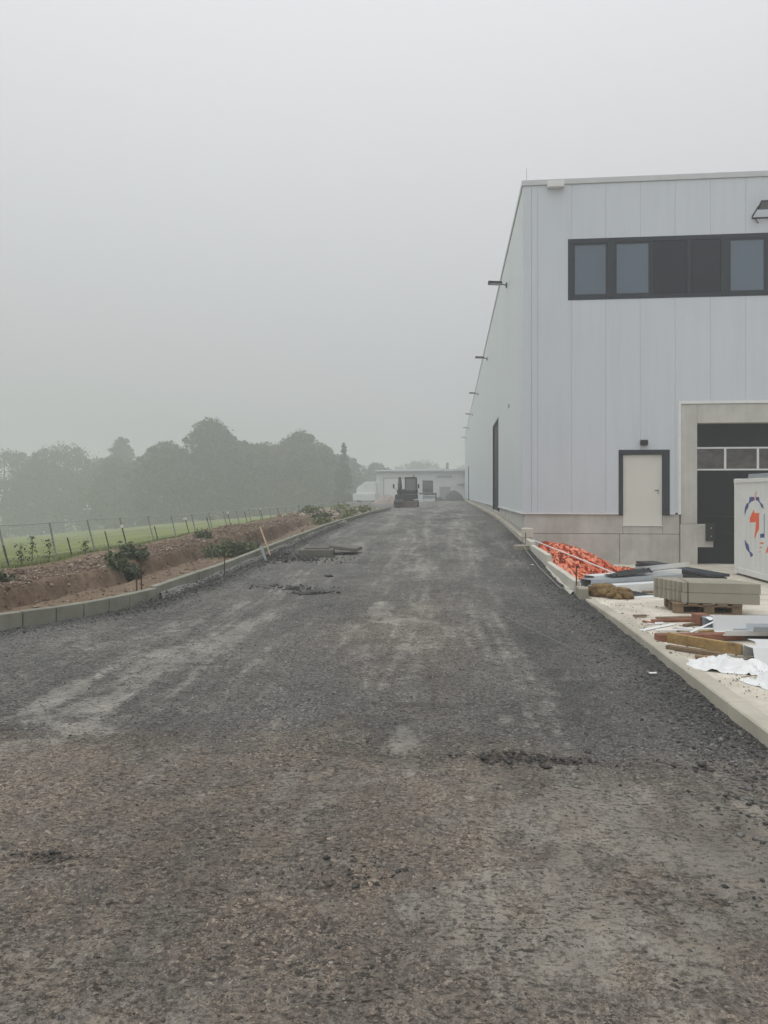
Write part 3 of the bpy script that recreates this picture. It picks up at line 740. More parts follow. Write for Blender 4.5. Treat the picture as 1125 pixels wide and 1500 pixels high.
# ------------------------------------------------------------------ container
CX, CY0, CY1, CZ0, CZ1 = 7.3, 13.35, 19.38, -.41, 2.05
ct = tag(empty('site_container', (CX + 1.2, 16.4, -.43)), 'white corrugated steel container with blue and orange lightning bolt logo', 'container')
BLUE = [[(18.49, 1.58), (18.23, 1.59), (18.21, 1.5), (18.39, 1.46), (18.53, 1.41), (18.56, 1.31), (18.71, 1.21), (18.77, 1.09), (18.8, 1.21), (18.77, 1.33), (18.64, 1.42), (18.53, 1.44)],
 [(18.1, 1.59), (17.94, 1.58), (17.91, 1.48), (17.72, 1.41), (17.67, 1.3), (17.78, 1.34), (17.89, 1.42), (18.0, 1.49), (18.12, 1.51)],
 [(18.79, .51), (18.54, .4), (18.48, .24), (18.35, .22), (18.27, .18), (18.31, .12), (18.44, .11), (18.49, .19), (18.71, .3), (18.77, .4)],
 [(17.88, .7), (17.64, .73), (17.64, .63), (17.88, .61)], [(17.67, 1.19), (17.64, 1.19), (17.64, .73), (17.67, .72)], [(17.42, 1.17), (17.29, 1.17), (17.29, .7), (17.42, .69)]]
ORAN = [[(18.09, 1.72), (18.05, 1.7), (18.18, 1.5), (18.25, 1.51)],
 [(18.23, 1.29), (18.2, 1.19), (17.93, 1.2), (17.94, .82), (18.17, .57), (18.21, .61), (18.09, .97), (18.49, .96), (18.47, 1.07), (18.35, 1.17)],
 [(17.91, .5), (17.67, .51), (17.67, .48), (17.91, .47)], [(17.91, .39), (17.76, .4), (17.76, .375), (17.91, .365)], [(17.93, .28), (17.86, .28), (17.86, .255), (17.93, .255)],
 [(17.57, .27), (17.38, .53), (17.31, .53), (17.31, .44), (17.5, .27)]]
def inpoly(px, py, poly):
    r = np.zeros(len(px), bool); n = len(poly)
    for i in range(n):
        (x0, y0), (x1, y1) = poly[i], poly[(i + 1) % n]
        c = ((y0 > py) != (y1 > py)); 
        if y1 != y0: r ^= c & (px < (x1 - x0) * (py - y0) / (y1 - y0) + x0)
    return r
cyv = np.concatenate([np.arange(CY0 + .1, 17.2, .03), np.arange(17.2, 18.9, .0125), np.arange(18.9, CY1 - .09, .03)])
czv = np.arange(CZ0 + .17, CZ1 - .10, .0125)
Yc, Zc, Fq = grid(cyv, czv)
ph = (Yc % .28) / .28
cor = np.clip(np.abs(ph - .5) * 4 - .5, 0, 1) * .007
side = np_mesh('side_panel', np.stack([CX + .025 + cor, Yc, Zc], 1), Fq[:, ::-1], M['contw'], parent=ct, origin=ct.location)
side.data.materials.append(M['blue']); side.data.materials.append(M['logoorange'])
fy = Yc[Fq].mean(1); fz = Zc[Fq].mean(1); mi = np.zeros(len(Fq), np.int32)
for p in BLUE: mi[inpoly(fy, fz, p)] = 1
for p in ORAN: mi[inpoly(fy, fz, p)] = 2
side.data.polygons.foreach_set('material_index', mi)
W = 2.44
for xx in (CX, CX + W - .12):
    MB().box(xx, xx + .12, CY0 + .16, CY1 - .16, CZ1 - .11, CZ1 - .01).build('top_rail', M['contw'], ct, bevel=.008)
    MB().box(xx + .01, xx + .11, CY0 + .16, CY1 - .16, CZ0 + .04, CZ0 + .18).build('bottom_rail', M['contw'], ct, bevel=.008)
    for yy in (CY0, CY1 - .15):
        MB().box(xx, xx + .14, yy, yy + .15, CZ0 + .121, CZ1 - .121).build('corner_post', M['contw'], ct, bevel=.01)
        MB().box(xx - .004, xx + .16, yy - .004, yy + .17, CZ0, CZ0 + .118).build('corner_casting', M['contw'], ct, bevel=.01)
        MB().box(xx - .004, xx + .16, yy - .004, yy + .17, CZ1 - .118, CZ1).build('corner_casting', M['contw'], ct, bevel=.01)
for yy in (CY0 + .05, CY1 - .09):
    MB().box(CX + .15, CX + W - .15, yy, yy + .04, CZ0 + .05, CZ1 - .02).build('end_wall', M['contw'], ct)
MB().box(CX + W - .06, CX + W - .03, CY0 + .15, CY1 - .15, CZ0 + .1, CZ1 - .05).build('side_panel', M['contw'], ct)
MB().box(CX + .125, CX + W - .125, CY0 + .1, CY1 - .1, CZ1 - .05, CZ1 - .02).build('roof', M['contw'], ct)
MB().box(CX + .12, CX + W - .12, CY0 + .1, CY1 - .1, CZ0 + .06, CZ0 + .1).build('floor', M['black'], ct)
rf = MB(); Mt = Matrix.Translation((CX + .5, 17.3, CZ1 + .004)) @ Matrix.Rotation(.06, 4, 'Z')
for k in range(3): rf.box(-.35, .35, -1.4, 1.4, k * .035, k * .035 + .03, Mt @ Matrix.Translation((k * .03, k * .05, 0)))
tag(rf.build('roof_sheet_stack', M['greymetal'], bevel=.004), 'grey metal sheets stacked on the container roof', 'sheets')
for yy in (CY0 + 1.2, 17.6):
    t_ = MB().box(CX + .2, CX + .5, yy, yy + 1.1, -.43, CZ0 + .055).build('timber_block', M['black'])
    tag(t_, 'dark timber block wedged under the container, %s the logo' % ('beneath' if yy > 17 else 'out beyond'), 'block')

# ------------------------------------------------------------------ pallet of kerb stones
PZ = float(pad_h(10.0))
ax = Vector((.93, -.10, 0)).normalized(); ay = Vector((-ax.y, ax.x, 0)); po = Vector((3.15, 9.78, PZ))
MP = Matrix(((ax.x, ay.x, 0, po.x), (ax.y, ay.y, 0, po.y), (0, 0, 1, po.z), (0, 0, 0, 1)))
pal = tag(empty('wooden_pallet', po), 'dark weathered wooden pallet under the stacked kerb stones', 'pallet')
for yy in (.02, .32, .62):
    for xx in (-.22, .16, .50): MB().box(xx, xx + .12, yy, yy + .12, .022, .10, MP).build('block', M['woodpal'], pal)
    MB().box(-.22, .62, yy, yy + .12, 0.001, .021, MP).build('runner', M['woodpal'], pal)
    MB().box(-.22, .62, yy, yy + .12, .101, .121, MP).build('stringer', M['woodpal'], pal)
for k in range(5): MB().box(-.22 + k * .18, -.10 + k * .18, 0, .76, .122, .143, MP).build('deck_board', M['woodpal'], pal)
TH = .083
sm = MB().box(0, .95, 0, TH - .004, 0, .135).build('stacked_kerb_stone', M['kstone'], origin=(0, 0, 0), bevel=.006)
first = True
for lay in range(2):
    for k in range(7):
        sh = -.05 - k * .045 + R.uniform(-.008, .008)
        o = sm if first else sm.copy()
        if not first: COL.objects.link(o)
        first = False
        o.matrix_world = MP @ Matrix.Translation((sh - .06, k * TH + .02, .145 + lay * .137))
        where = {0: 'facing the timber planks', 6: 'facing the loading door'}.get(k, 'in the middle')
        tag(o, 'grey kerb stone in the %s layer on the pallet, %s' % (('lower', 'upper')[lay], where), 'kerb stone', 'kerb stones on the pallet, %s layer' % ('lower', 'upper')[lay])
sb = MB()
for yy in (-.26, -.19):
    pass
st_ = MB().box(-.05, -.04, .014, 7 * TH + .03, .418, .420, MP).box(-.05, -.04, .0145, .0165, .146, .417, MP).build('packing_strap', M['black'])
tag(st_, 'thin black packing strap round the stacked kerb stones', 'strap')

# ------------------------------------------------------------------ metal profiles and timber on the slab
def rail(name, mat, p0, p1, prof_pts, z, label, cat, group=None, th=.003, roll=0.0):
    p0 = Vector((p0[0], p0[1], z)); p1 = Vector((p1[0], p1[1], z if len(p1) < 3 else p1[2])); d = (p1 - p0).normalized(); u = Vector((d.y, -d.x, 0)).normalized(); w = u.cross(d)
    if w.z < 0: w = -w
    pr = [(a * math.cos(roll) - b * math.sin(roll), a * math.sin(roll) + b * math.cos(roll)) for a, b in prof_pts]
    n_ = len(pr); poly = [(a, b) for a, b in pr]
    inner = []
    for i, (a, b) in enumerate(pr):
        e = Vector(pr[min(i + 1, n_ - 1)]) - Vector(pr[max(i - 1, 0)]); e.normalize(); inner.append((a - e.y * th, b + e.x * th))
    full = poly + inner[::-1]
    mn = min(b for a, b in full)
    m = MB(); N = len(full)
    v = [p0 + u * a + w * (b - mn) for a, b in full] + [p1 + u * a + w * (b - mn) for a, b in full]
    fs = [(i, (i + 1) % N, N + (i + 1) % N, N + i) for i in range(N)]
    for i in range(n_ - 1):
        fs.append((i, i + 1, N - 2 - i, N - 1 - i)); fs.append((N + i, N + N - 1 - i, N + N - 2 - i, N + i + 1))
    m.add(v, fs); o = m.build(name, mat); tag(o, label, cat, group); return o
C_ = [(-.11, .13), (-.11, 0), (.11, 0), (.11, .13)]
HAT = [(-.2, 0), (-.12, 0), (-.09, .09), (.09, .09), (.12, 0), (.2, 0)]
Lp = [(-.14, 0), (.10, 0), (.14, .10)]
z9 = .094
def padz(y): return float(pad_h(y)) + .004
# stack of white profiles in front of the orange heap
U_ = [(-.12, 0), (-.12, .15), (.12, .15), (.12, 0)]
zp = padz(13.0)
rail('metal_profile', M['whitemetal'], (2.44, 12.75), (4.0, 13.75, zp - .02), U_, zp, 'long white channel profile lying beside the brown sack', 'profile')
rail('metal_profile', M['greymetal'], (2.38, 13.05), (4.35, 14.35, zp + .06), U_, zp + .08, 'pale blue grey channel profile behind the white channel near the sack', 'profile')
rail('metal_profile', M['whitemetal'], (2.5, 13.4), (4.5, 14.9, zp + .10), U_, zp + .11, 'white box shaped profile farthest back in the pile near the sack', 'profile')
rail('metal_profile', M['whitemetal'], (3.35, 14.0), (4.75, 15.3, zp + .26), Lp, zp + .27, 'white angle strip lying highest in the profile pile', 'profile')
rail('metal_profile', M['greymetal'], (2.55, 14.0), (4.6, 15.9, zp + .02), HAT, zp + .04, 'grey hat shaped profile behind the white pile near the orange heap', 'profile')
v = []; f = []
P0, P1 = Vector((2.85, 13.42, zp + .265)), Vector((3.75, 14.1, zp + .27))
m = MB()
NN, MM = 16, 5
for i in range(NN):
    for j in range(MM):
        p = P0.lerp(P1, i / (NN - 1)); p = p + Vector((.05, -.09, 0)) * (j - 2) * .65
        hgt = .07 * math.exp(-((j - 2) / 1.2) ** 2) * min(1, i / 5) + R.uniform(-.012, .012)
        m.v.append((p.x, p.y, p.z + hgt))
for i in range(NN - 1):
    for j in range(MM - 1): m.f.append((i * MM + j, i * MM + j + 1, (i + 1) * MM + j + 1, (i + 1) * MM + j))
tag(m.build('black_foil_sheet', M['blackfoil'], smooth=True), 'black foil sheet draped over the white metal profiles', 'foil')
def crumple(name, mat, cx, cy, lx, ly, rot, zb, amp, seed, label, cat, n=34, smooth=False):
    xs_, ys2 = np.linspace(-1, 1, n), np.linspace(-1, 1, n)
    A, B, Fq_ = grid(xs_, ys2)
    edge = .80 + .28 * fbm(np.cos(np.arctan2(B, A)) * 2.2 + 9, np.sin(np.arctan2(B, A)) * 2.2 + 9, 3, seed)
    A2, B2 = A * edge, B * edge
    rid = 1 - np.abs(2 * fbm(A * 2.3 + 5, B * 2.3 + 5, 3, seed + 3) - 1); rid2 = 1 - np.abs(2 * fbm(A * 5 + 5, B * 5 + 1, 2, seed + 5) - 1)
    fall = np.clip(1.15 - np.maximum(np.abs(A), np.abs(B)), .0, 1) ** .6
    fold = np.abs(np.sin(A * 3.1 + B * 1.7 + 2.5 * fbm(A * 1.5 + 4, B * 1.5 + 4, 2, seed + 8))) 
    h = amp * (rid ** 4 * .55 + fold * .5 + rid2 ** 2 * .10) * (.25 + .75 * fall) - amp * .35
    h = np.maximum(h, .004)
    x_ = A2 * lx; y_ = B2 * ly; c, s2 = math.cos(rot), math.sin(rot)
    X_, Y_ = cx + x_ * c - y_ * s2, cy + x_ * s2 + y_ * c
    base = pad_h(Y_) if zb is None else zb
    o = np_mesh(name, np.stack([X_, Y_, base + h], 1), Fq_, mat, origin=(cx, cy, float(pad_h(cy))), smooth=smooth); tag(o, label, cat); return o
crumple('black_foil_sheet', M['blackfoil'], 2.86, 12.55, .58, .2, .25, None, .13, 70, 'crumpled black foil under the white channel beside the sack', 'foil')
# dark frame stack by the slope
dk = tag(empty('frame_stack', (5.4, 18.3, -.43)), 'stack of long dark metal frames lying near the loading door', 'frames')
for k in range(4):
    Mt = Matrix.Translation((5.48 + R.uniform(-.03, .03), 18.1, padz(18.1) + .02 + k * .075)) @ Matrix.Rotation(math.radians(14) + R.uniform(-.02, .02), 4, 'Z')
    MB().box(-.24, .24, -1.65, 1.55, 0, .06, Mt).build('frame', M['anthp'] if k < 3 else M['anth'], dk, bevel=.004)
# profiles at the right
rail('metal_profile', M['greymetal'], (2.95, 8.62), (5.6, 9.05), C_, z9, 'blue grey channel profile lying behind the white cover sheet', 'profile')
rail('metal_profile', M['greymetal'], (3.05, 8.25), (5.7, 8.45), HAT, z9 + .03, 'blue grey hat profile lying beside the channel', 'profile')
rail('metal_profile', M['whitemetal'], (2.86, 8.0), (5.5, 8.2), [(-.16, .17), (-.13, 0), (.12, 0), (.15, .06)], z9 + .06, 'wide white trim profile with an upright back edge', 'profile', th=.004)
rail('metal_profile', M['greymetal'], (3.12, 7.86), (5.5, 7.95), [(-.1, .06), (-.07, 0), (.07, 0), (.1, .06)], z9 + .12, 'small blue grey gutter profile resting in the wide white trim', 'profile')
rail('metal_profile', M['whitemetal'], (3.0, 7.52), (5.2, 7.5), [(-.10, 0), (.09, .012), (.12, -.03)], z9 + .05, 'flat white trim strip lying in front of the wide trim', 'profile')
rail('metal_profile', M['whitemetal'], (2.78, 7.03), (5.0, 6.95), [(-.16, .0), (-.12, .11), (.10, .13), (.16, 0)], z9, 'white capping profile next to the yellow plank end', 'profile', th=.004)
rail('metal_profile', M['greymetal'], (3.05, 6.72), (5.0, 6.55), C_, z9, 'grey channel lying between capping profile and plastic sheets', 'profile', roll=math.pi)
def plank(name, mat, p0, p1, w, h, z, label, z1=None, cat='plank'):
    a, b = Vector((p0[0], p0[1], z)), Vector((p1[0], p1[1], z if z1 is None else z1)); d = (b - a).normalized(); u = Vector((d.y, -d.x, 0)).normalized() * w / 2
    m = MB(); m.add([a - u, a + u, b + u, b - u] + [q + Vector((0, 0, h)) for q in (a - u, a + u, b + u, b - u)], [(0, 3, 2, 1), (4, 5, 6, 7), (0, 1, 5, 4), (1, 2, 6, 5), (2, 3, 7, 6), (3, 0, 4, 7)])
    o = m.build(name, mat, bevel=.005); tag(o, label, cat); return o
def oldwood():
    t = NT('stained_yellow_plank')
    c = t.ramp(t.noise(6, 5, .65), [(.3, (.14, .095, .055)), (.5, (.34, .225, .10)), (.7, (.47, .33, .15))])
    c = t.mix(.7, c, t.ramp(t.noise(30, 3, .6, stretch=(.3, 1, 1)), [(.3, (.7, .68, .64)), (.6, (1, 1, 1))]), 'MULTIPLY')
    return t.out(c, .75, 0, .25, t.bump(t.noise(60, 3, .6), .3, .004))
M['yplank'] = oldwood()
plank('timber_plank', M['yplank'], (2.19, 7.55), (2.76, 7.13), .045, .105, z9 + .045, 'yellow brown stained plank on edge jutting to the slab kerb', z9 + .02)
plank('timber_plank', M['woodpal'], (2.16, 7.46), (2.6, 7.12), .07, .04, z9, 'dark batten lying under the yellow stained plank')
plank('timber_plank', M['woodred'], (2.17, 7.86), (3.1, 8.02), .12, .07, z9, 'reddish brown plank lying behind the yellow stained plank')
plank('timber_plank', M['woodred'], (2.42, 8.98), (3.05, 9.12), .05, .035, z9, 'thin reddish batten in front of the pallet')
plank('timber_plank', M['woodpal'], (2.72, 8.72), (2.95, 8.88), .05, .03, z9, 'short brown batten beside the dark wood block')
blk2 = MB().box(-.08, .08, -.07, .07, 0, .13, Matrix.Translation((2.96, 8.88, z9)) @ Matrix.Rotation(.4, 4, 'Z')).build('wood_block', M['woodred'], bevel=.008); tag(blk2, 'dark red brown wood block at the end of the grey channel', 'block')
plank('timber_offcut', M['woodpal'], (2.30, 9.36), (2.47, 9.40), .05, .025, z9, 'small dark wood offcut alone on the slab', cat='offcut')
plank('white_strip', M['plastic'], (2.16, 8.42), (2.66, 8.88), .07, .008, z9, 'narrow white strip pointing at the slab kerb', cat='strip')
plank('white_strip', M['plastic'], (2.30, 8.36), (3.05, 8.5), .035, .02, z9 + .01, 'thin long white strip crossing behind the reddish plank', cat='strip')
plank('white_strip', M['plastic'], (2.36, 8.86), (2.56, 8.96), .10, .006, z9, 'short white plate near the thin batten', cat='strip')
crumple('plastic_sheet', M['plastic'], 2.48, 6.70, .36, .25, -.35, None, .17, 82, 'crumpled white plastic sheet near the slab kerb', 'plastic sheet', 40)
crumple('plastic_sheet', M['plastic'], 2.68, 6.12, .24, .22, .3, None, .2, 95, 'bunched white plastic bag with black debris beside it', 'plastic sheet', 40)
crumple('plastic_sheet', M['plastic'], 3.15, 8.72, .22, .12, .1, float(z9) + .10, .08, 99, 'clear wrapped bundle on the end of the grey channel', 'plastic sheet', 26)
# jute sack
def lump(name, mat, c, s, seed, label, cat, rot=0):
    bm = bmesh.new(); bmesh.ops.create_icosphere(bm, subdivisions=4, radius=1)
    co = np.array([v.co for v in bm.verts])
    nz = fbm(co[:, 0] * 2 + 7, co[:, 1] * 2 + co[:, 2] * 1.7 + 7, 4, seed) - .5; nz2 = 1 - np.abs(2 * fbm(co[:, 0] * 4 + 3 + co[:, 2], co[:, 1] * 4 + 3, 3, seed + 2) - 1)
    co *= (1 + nz * .9 + (nz2 - .7) * .5)[:, None]
    co[:, 2] = np.maximum(co[:, 2], -.55)
    fc = np.array([[v.index for v in f.verts] for f in bm.faces]); bm.free()
    co = co * np.array(s); cr, sr = math.cos(rot), math.sin(rot)
    co = np.stack([co[:, 0] * cr - co[:, 1] * sr, co[:, 0] * sr + co[:, 1] * cr, co[:, 2] - co[:, 2].min()], 1)
    o = np_mesh(name, co + np.array(c), fc, mat, origin=c, smooth=True); tag(o, label, cat); return o
lump('jute_sack', M['sack'], (2.47, 11.95, padz(11.95)), (.22, .30, .13), 4, 'brown crumpled jute sack leaning on the white profiles', 'sack', .3)
lump('jute_sack', M['sack'], (2.63, 11.50, padz(11.5)), (.17, .19, .10), 8, 'smaller brown sack lump lying in front of the other sack', 'sack', -.5)
# chips and dirt on the slab
hp = []
for cx, cy, rx, ryy, k in ((2.35, 10.4, .12, .6, 90), (2.3, 8.5, .1, .6, 90), (2.5, 8.8, .3, .3, 60), (2.45, 7.25, .22, .12, 160), (2.75, 6.35, .2, .12, 120), (2.75, 5.75, .2, .15, 160), (2.4, 6.1, .12, .25, 60), (2.6, 11.3, .3, .4, 60), (3.2, 12.5, .3, .2, 60), (3.5, 17.4, .5, .5, 40), (2.6, 9.6, .4, .8, 60)):
    hp.append(np.stack([RN.normal(cx, rx, k), RN.normal(cy, ryy, k), RN.random(k)], 1))
hp = np.concatenate(hp); hp = hp[hp[:, 0] > 2.09]; sz = np.clip(RN.lognormal(-5.1, .65, len(hp)), .003, .02)
stones('debris_chips', hp[:, 0], hp[:, 1], pad_h(hp[:, 1]) + sz * .25 + .006, sz, M['chips'], hp[:, 2], flat=.4)
m = MB()
for _ in range(16):
    a = R.uniform(2.35, 2.8); b = R.uniform(5.8, 8.9); d = R.uniform(-.5, .5); L = R.uniform(.06, .22)
    m.tube([(a, b, z9 + .008), (a + L * math.cos(d), b + L * math.sin(d), z9 + .012)], .004, 5)
tag(m.build('splinters', M['woodpal'], origin=(2.5, 7, .09)), kind='stuff')
# more offcuts and scraps lying about the slab
plank('timber_offcut', M['yplank'], (2.75, 8.28), (3.05, 8.42), .06, .03, z9 + .005, 'short yellow offcut behind the thin white strip', cat='offcut')
plank('timber_offcut', M['woodred'], (2.32, 9.0), (2.42, 8.86), .03, .02, z9, 'tiny red offcut at the tip of the thin batten', cat='offcut')
plank('timber_plank', M['woodpal'], (2.55, 9.22), (3.0, 9.34), .09, .022, z9, 'flat grey brown board lying just before the pallet')
plank('timber_plank', M['woodold'], (2.30, 7.05), (2.62, 6.98), .05, .03, z9, 'short weathered batten between plastic sheet and yellow plank')
plank('metal_offcut', M['greymetal'], (2.82, 7.62), (3.2, 7.5), .10, .006, z9 + .01, 'thin grey metal offcut beside the flat white trim', cat='offcut')
plank('metal_offcut', M['whitemetal'], (2.62, 8.62), (2.9, 8.58), .12, .005, z9, 'small white metal plate beside the dark wood block', cat='offcut')
plank('white_strip', M['plastic'], (2.62, 8.18), (2.95, 8.32), .03, .012, z9 + .03, 'tilted white strip leaning by the wide trim', z9 + .14, cat='strip')
plank('metal_offcut', M['anth'], (2.95, 12.1), (3.6, 12.5), .10, .03, padz(12.3), 'dark metal bar lying in front of the white channel', padz(12.5), cat='offcut')
plank('metal_offcut', M['whitemetal'], (2.9, 11.85), (3.35, 12.2), .16, .012, padz(12.0), 'white flat sheet offcut between sack and pallet', padz(12.2), cat='offcut')
plank('timber_plank', M['woodpal'], (3.4, 13.1), (4.4, 13.6), .10, .05, padz(13.3), 'dark support batten under the profile pile', padz(13.6))
crumple('plastic_sheet', M['plastic'], 3.15, 6.55, .3, .2, .5, None, .14, 103, 'white film lying between grey channel and plastic bag', 'plastic sheet', 30)
crumple('black_foil_sheet', M['blackfoil'], 2.98, 6.28, .16, .12, .2, None, .10, 107, 'small crumpled black foil beside the white plastic bag', 'foil', 24)
# white scraps on the gravel
for k, (x_, y_) in enumerate(((1.72, 15.6), (1.83, 6.75))):
    s_o = MB().box(-.035, .035, -.015, .015, -.01, .004, Matrix.Translation((x_, y_, float(road_h(x_, y_)) + .02)) @ Matrix.Rotation(.2, 4, 'Z')).build('white_scrap', M['plastic'], bevel=.004)
    tag(s_o, ('small white scrap on the gravel beside the retaining wall', 'small white scrap on the gravel below the slab kerb')[k], 'scrap')

# ------------------------------------------------------------------ orange heap with pole
oh = tag(empty('orange_netting_heap', (3.2, 19.6, -.43)), 'crumpled heap of orange plastic straps beside the concrete wall', 'heap')
A, B, Fq_ = grid(np.linspace(-1, 1, 60), np.linspace(-1, 1, 60))
def heap_h(x, y):
    a = np.where(x > 2.55, (x - 2.55) / 1.85, (2.55 - x) / .52); b = (y - 19.6) / 1.85; s2 = a + .25 * b
    r = np.sqrt(a * a * 1.0 + b * b) 
    dome = np.clip(1 - r ** 1.7, 0, 1)
    return dome * .74
xh = 3.22 + A * 1.22; yh = 19.6 + B * 1.85
rid = 1 - np.abs(2 * fbm(xh * 3.2, yh * 2.2, 4, 77) - 1)
zh = pad_h(yh) + heap_h(xh, yh) * (.62 + .5 * rid ** 2) - .01 + .05 * (fbm(xh * 9, yh * 9, 3, 79) - .5)
zh = np.where(heap_h(xh, yh) <= .0, pad_h(yh) - .08, zh)
M['orangebase'] = pm('gap_shade_orange', (.42, .085, .04), .4, 9, .5, 0, .4, .2, 40)  # base sheet coloured darker to paint shade in the gaps between straps
M['orangepale'] = pm('faded_orange_plastic', (.82, .31, .19), .2, 9, .5, 0, .4, .2, 40)
np_mesh('folded_sheet', np.stack([xh, yh, zh], 1), Fq_, M['orangebase'], parent=oh, origin=oh.location)
V = []; Fs = []; V2 = []; F2 = []
for k in range(420):
    if k == 230: V2, F2, V, Fs = V, Fs, [], []
    while True:
        a, b = R.uniform(-1, 1), R.uniform(-1, 1)
        if a * a + b * b < .92: break
    x0, y0 = 3.2 + a * 1.0, 19.5 + b * 1.68; th = R.uniform(0, 6.28); ln = R.randint(10, 22); wv = R.uniform(.025, .05); lift = R.uniform(.0, .07); tw = R.uniform(0, 6)
    for i in range(ln):
        th += R.uniform(-.45, .45); x0 = max(2.16, x0 + math.cos(th) * .075); y0 = min(21.7, y0 + math.sin(th) * .075)
        hh = float(heap_h(np.array(x0), np.array(y0))); zz = float(pad_h(y0)) + hh * R.uniform(.85, 1.0) + .03 + lift * abs(math.sin(i * .8 + tw))
        tl = 1.1 * math.sin(i * .7 + tw); nx_, ny_ = -math.sin(th) * wv * math.cos(tl), math.cos(th) * wv * math.cos(tl); dz = wv * math.sin(tl)
        V += [(x0 - nx_, y0 - ny_, max(zz - dz, float(pad_h(y0)) + .005)), (x0 + nx_, y0 + ny_, max(zz + dz, float(pad_h(y0)) + .005))]
        if i: q = len(V); Fs.append((q - 4, q - 3, q - 1, q - 2))
np_mesh('strap_tangle', V2, F2, M['orange'], parent=oh, origin=oh.location, smooth=True)
np_mesh('faded_strap_tangle', V, Fs, M['orangepale'], parent=oh, origin=oh.location, smooth=True)
pole = MB().tube([(2.14, 19.3, .44), (3.72, 16.5, -.15)], .015, 8).build('white_pole', M['whitemetal']); tag(pole, 'thin white pole lying across the orange heap', 'pole')
pole2 = MB().tube([(3.70, 16.9, -.26), (4.35, 15.95, -.28)], .018, 8).build('rusty_rod', M['rust']); tag(pole2, 'thin rusty rod lying between white pole and metal profiles', 'rod')
plank('timber_plank', M['woodpal'], (2.22, 16.9), (2.52, 13.1), .12, .04, -.02 - .2, 'dark plank lying behind the retaining stones below the orange heap', .03)

# ------------------------------------------------------------------ steel pins, cords
def pin(x_, y_, z0, z1, label, tilt=0):
    o = MB().tube([(x_, y_, z0), (x_ + tilt, y_, z1)], .011, 7).build('steel_pin', M['rust']); tag(o, label, 'steel pin', 'rusty setting-out pins'); return o
pin(-4.73, 10.62, -.3, .66, 'taller rusty steel pin of the pair in the trench behind the kerb bend', -.03)
pin(-4.95, 10.9, -.35, .37, 'shorter rusty steel pin of the pair in the trench behind the kerb bend')
pin(-4.44, 13.72, -.1, .62, 'rusty steel pin standing in gravel before the straight kerb')
pin(2.02, 11.9, -.1, .47, 'rusty steel pin at the end of the retaining stones')
pin(1.99, 19.6, .1, .62, 'short rusty steel pin by the stone offcut at the retaining wall')
def cordline(pts, r, label):
    o = MB().tube(pts, r, 5).build('string_line', M['cord']); tag(o, label, 'string'); return o
cordline([(1.86, 19.2, .36), (1.82, 17.5, .25), (1.80, 15, .145), (1.84, 12.4, .06), (1.98, 11.9, .10)], .006, 'pale string line lying beside the retaining stones')
cordline([(.38, 10.5, .04), (.7, 9.6, .035), (1.0, 8.6, .03), (1.31, 7.5, .03)], .0018, 'pale thin string lying across the gravel road')
cordline([(2.03, 20.5, .50), (2.02, 24, .60), (2.0, 30, .72)], .008, 'dark line stretched along the kerb at the hall foot')

# ------------------------------------------------------------------ tools, manhole
sv = tag(empty('shovel', (-4.25, 16.9, .15)), 'wooden handled shovel leaning on the left kerb', 'shovel')
MB().tube([(-4.30, 16.75, .20), (-4.62, 17.0, .86)], .018, 8).build('handle', M['handle'], sv)
m = MB()
for i in range(6):
    t_ = i / 5; w = .11 * (1 - .35 * t_ ** 2); c0 = Vector((-4.40, 16.25, .46)).lerp(Vector((-4.28, 16.25, .12)), t_)
    for j in range(5):
        s2 = (j - 2) / 2; m.v.append((c0.x + .03 * (1 - s2 * s2), c0.y + s2 * w, c0.z))
for i in range(5):
    for j in range(4): m.f.append((i * 5 + j, i * 5 + j + 1, i * 5 + j + 6, i * 5 + j + 5))
m.build('blade', M['galv'], sv, smooth=True)
mh = tag(empty('manhole', (-3.3, 17.3, .15)), 'square concrete manhole frame sitting on the gravel', 'manhole')
Mt = Matrix.Translation((-3.28, 17.3, float(road_h(-3.28, 17.3)) - .03)) @ Matrix.Rotation(.12, 4, 'Z')
MB().box(-.42, .42, -.42, -.30, 0, .19, Mt).box(-.42, .42, .30, .42, 0, .19, Mt).box(-.42, -.30, -.299, .299, 0, .19, Mt).box(.30, .42, -.299, .299, 0, .19, Mt).build('frame_ring', M['manhole'], mh, bevel=.012)
MB().box(-.31, .31, -.31, .31, 0, .10, Mt).build('shaft', M['asphalt_lump'], mh)
Mt = Matrix.Translation((-2.62, 17.7, float(road_h(-2.6, 17.7)) + .10)) @ Matrix.Rotation(-.1, 4, 'Z') @ Matrix.Rotation(.10, 4, 'Y')
tag(MB().box(-.36, .34, -.34, .34, 0, .09, Mt).build('manhole_cover', M['manhole'], bevel=.02), 'flat concrete manhole cover slab leaning on its frame', 'manhole cover')
for k, (x_, y_, s2) in enumerate(((-2.32, 11.6, .16), (-2.75, 12.2, .13), (-2.38, 13.8, .11))):
    lump('asphalt_lump', M['asphalt_lump'], (x_, y_, float(road_h(x_, y_)) - .01), (s2 * 1.1, s2 * .7, s2 * .22), 30 + k, ('flat dark asphalt lump, the largest of three on the gravel', 'middle sized dark asphalt lump on the gravel near the larger one', 'small dark asphalt lump on the gravel before the manhole')[k], 'asphalt lump', k)

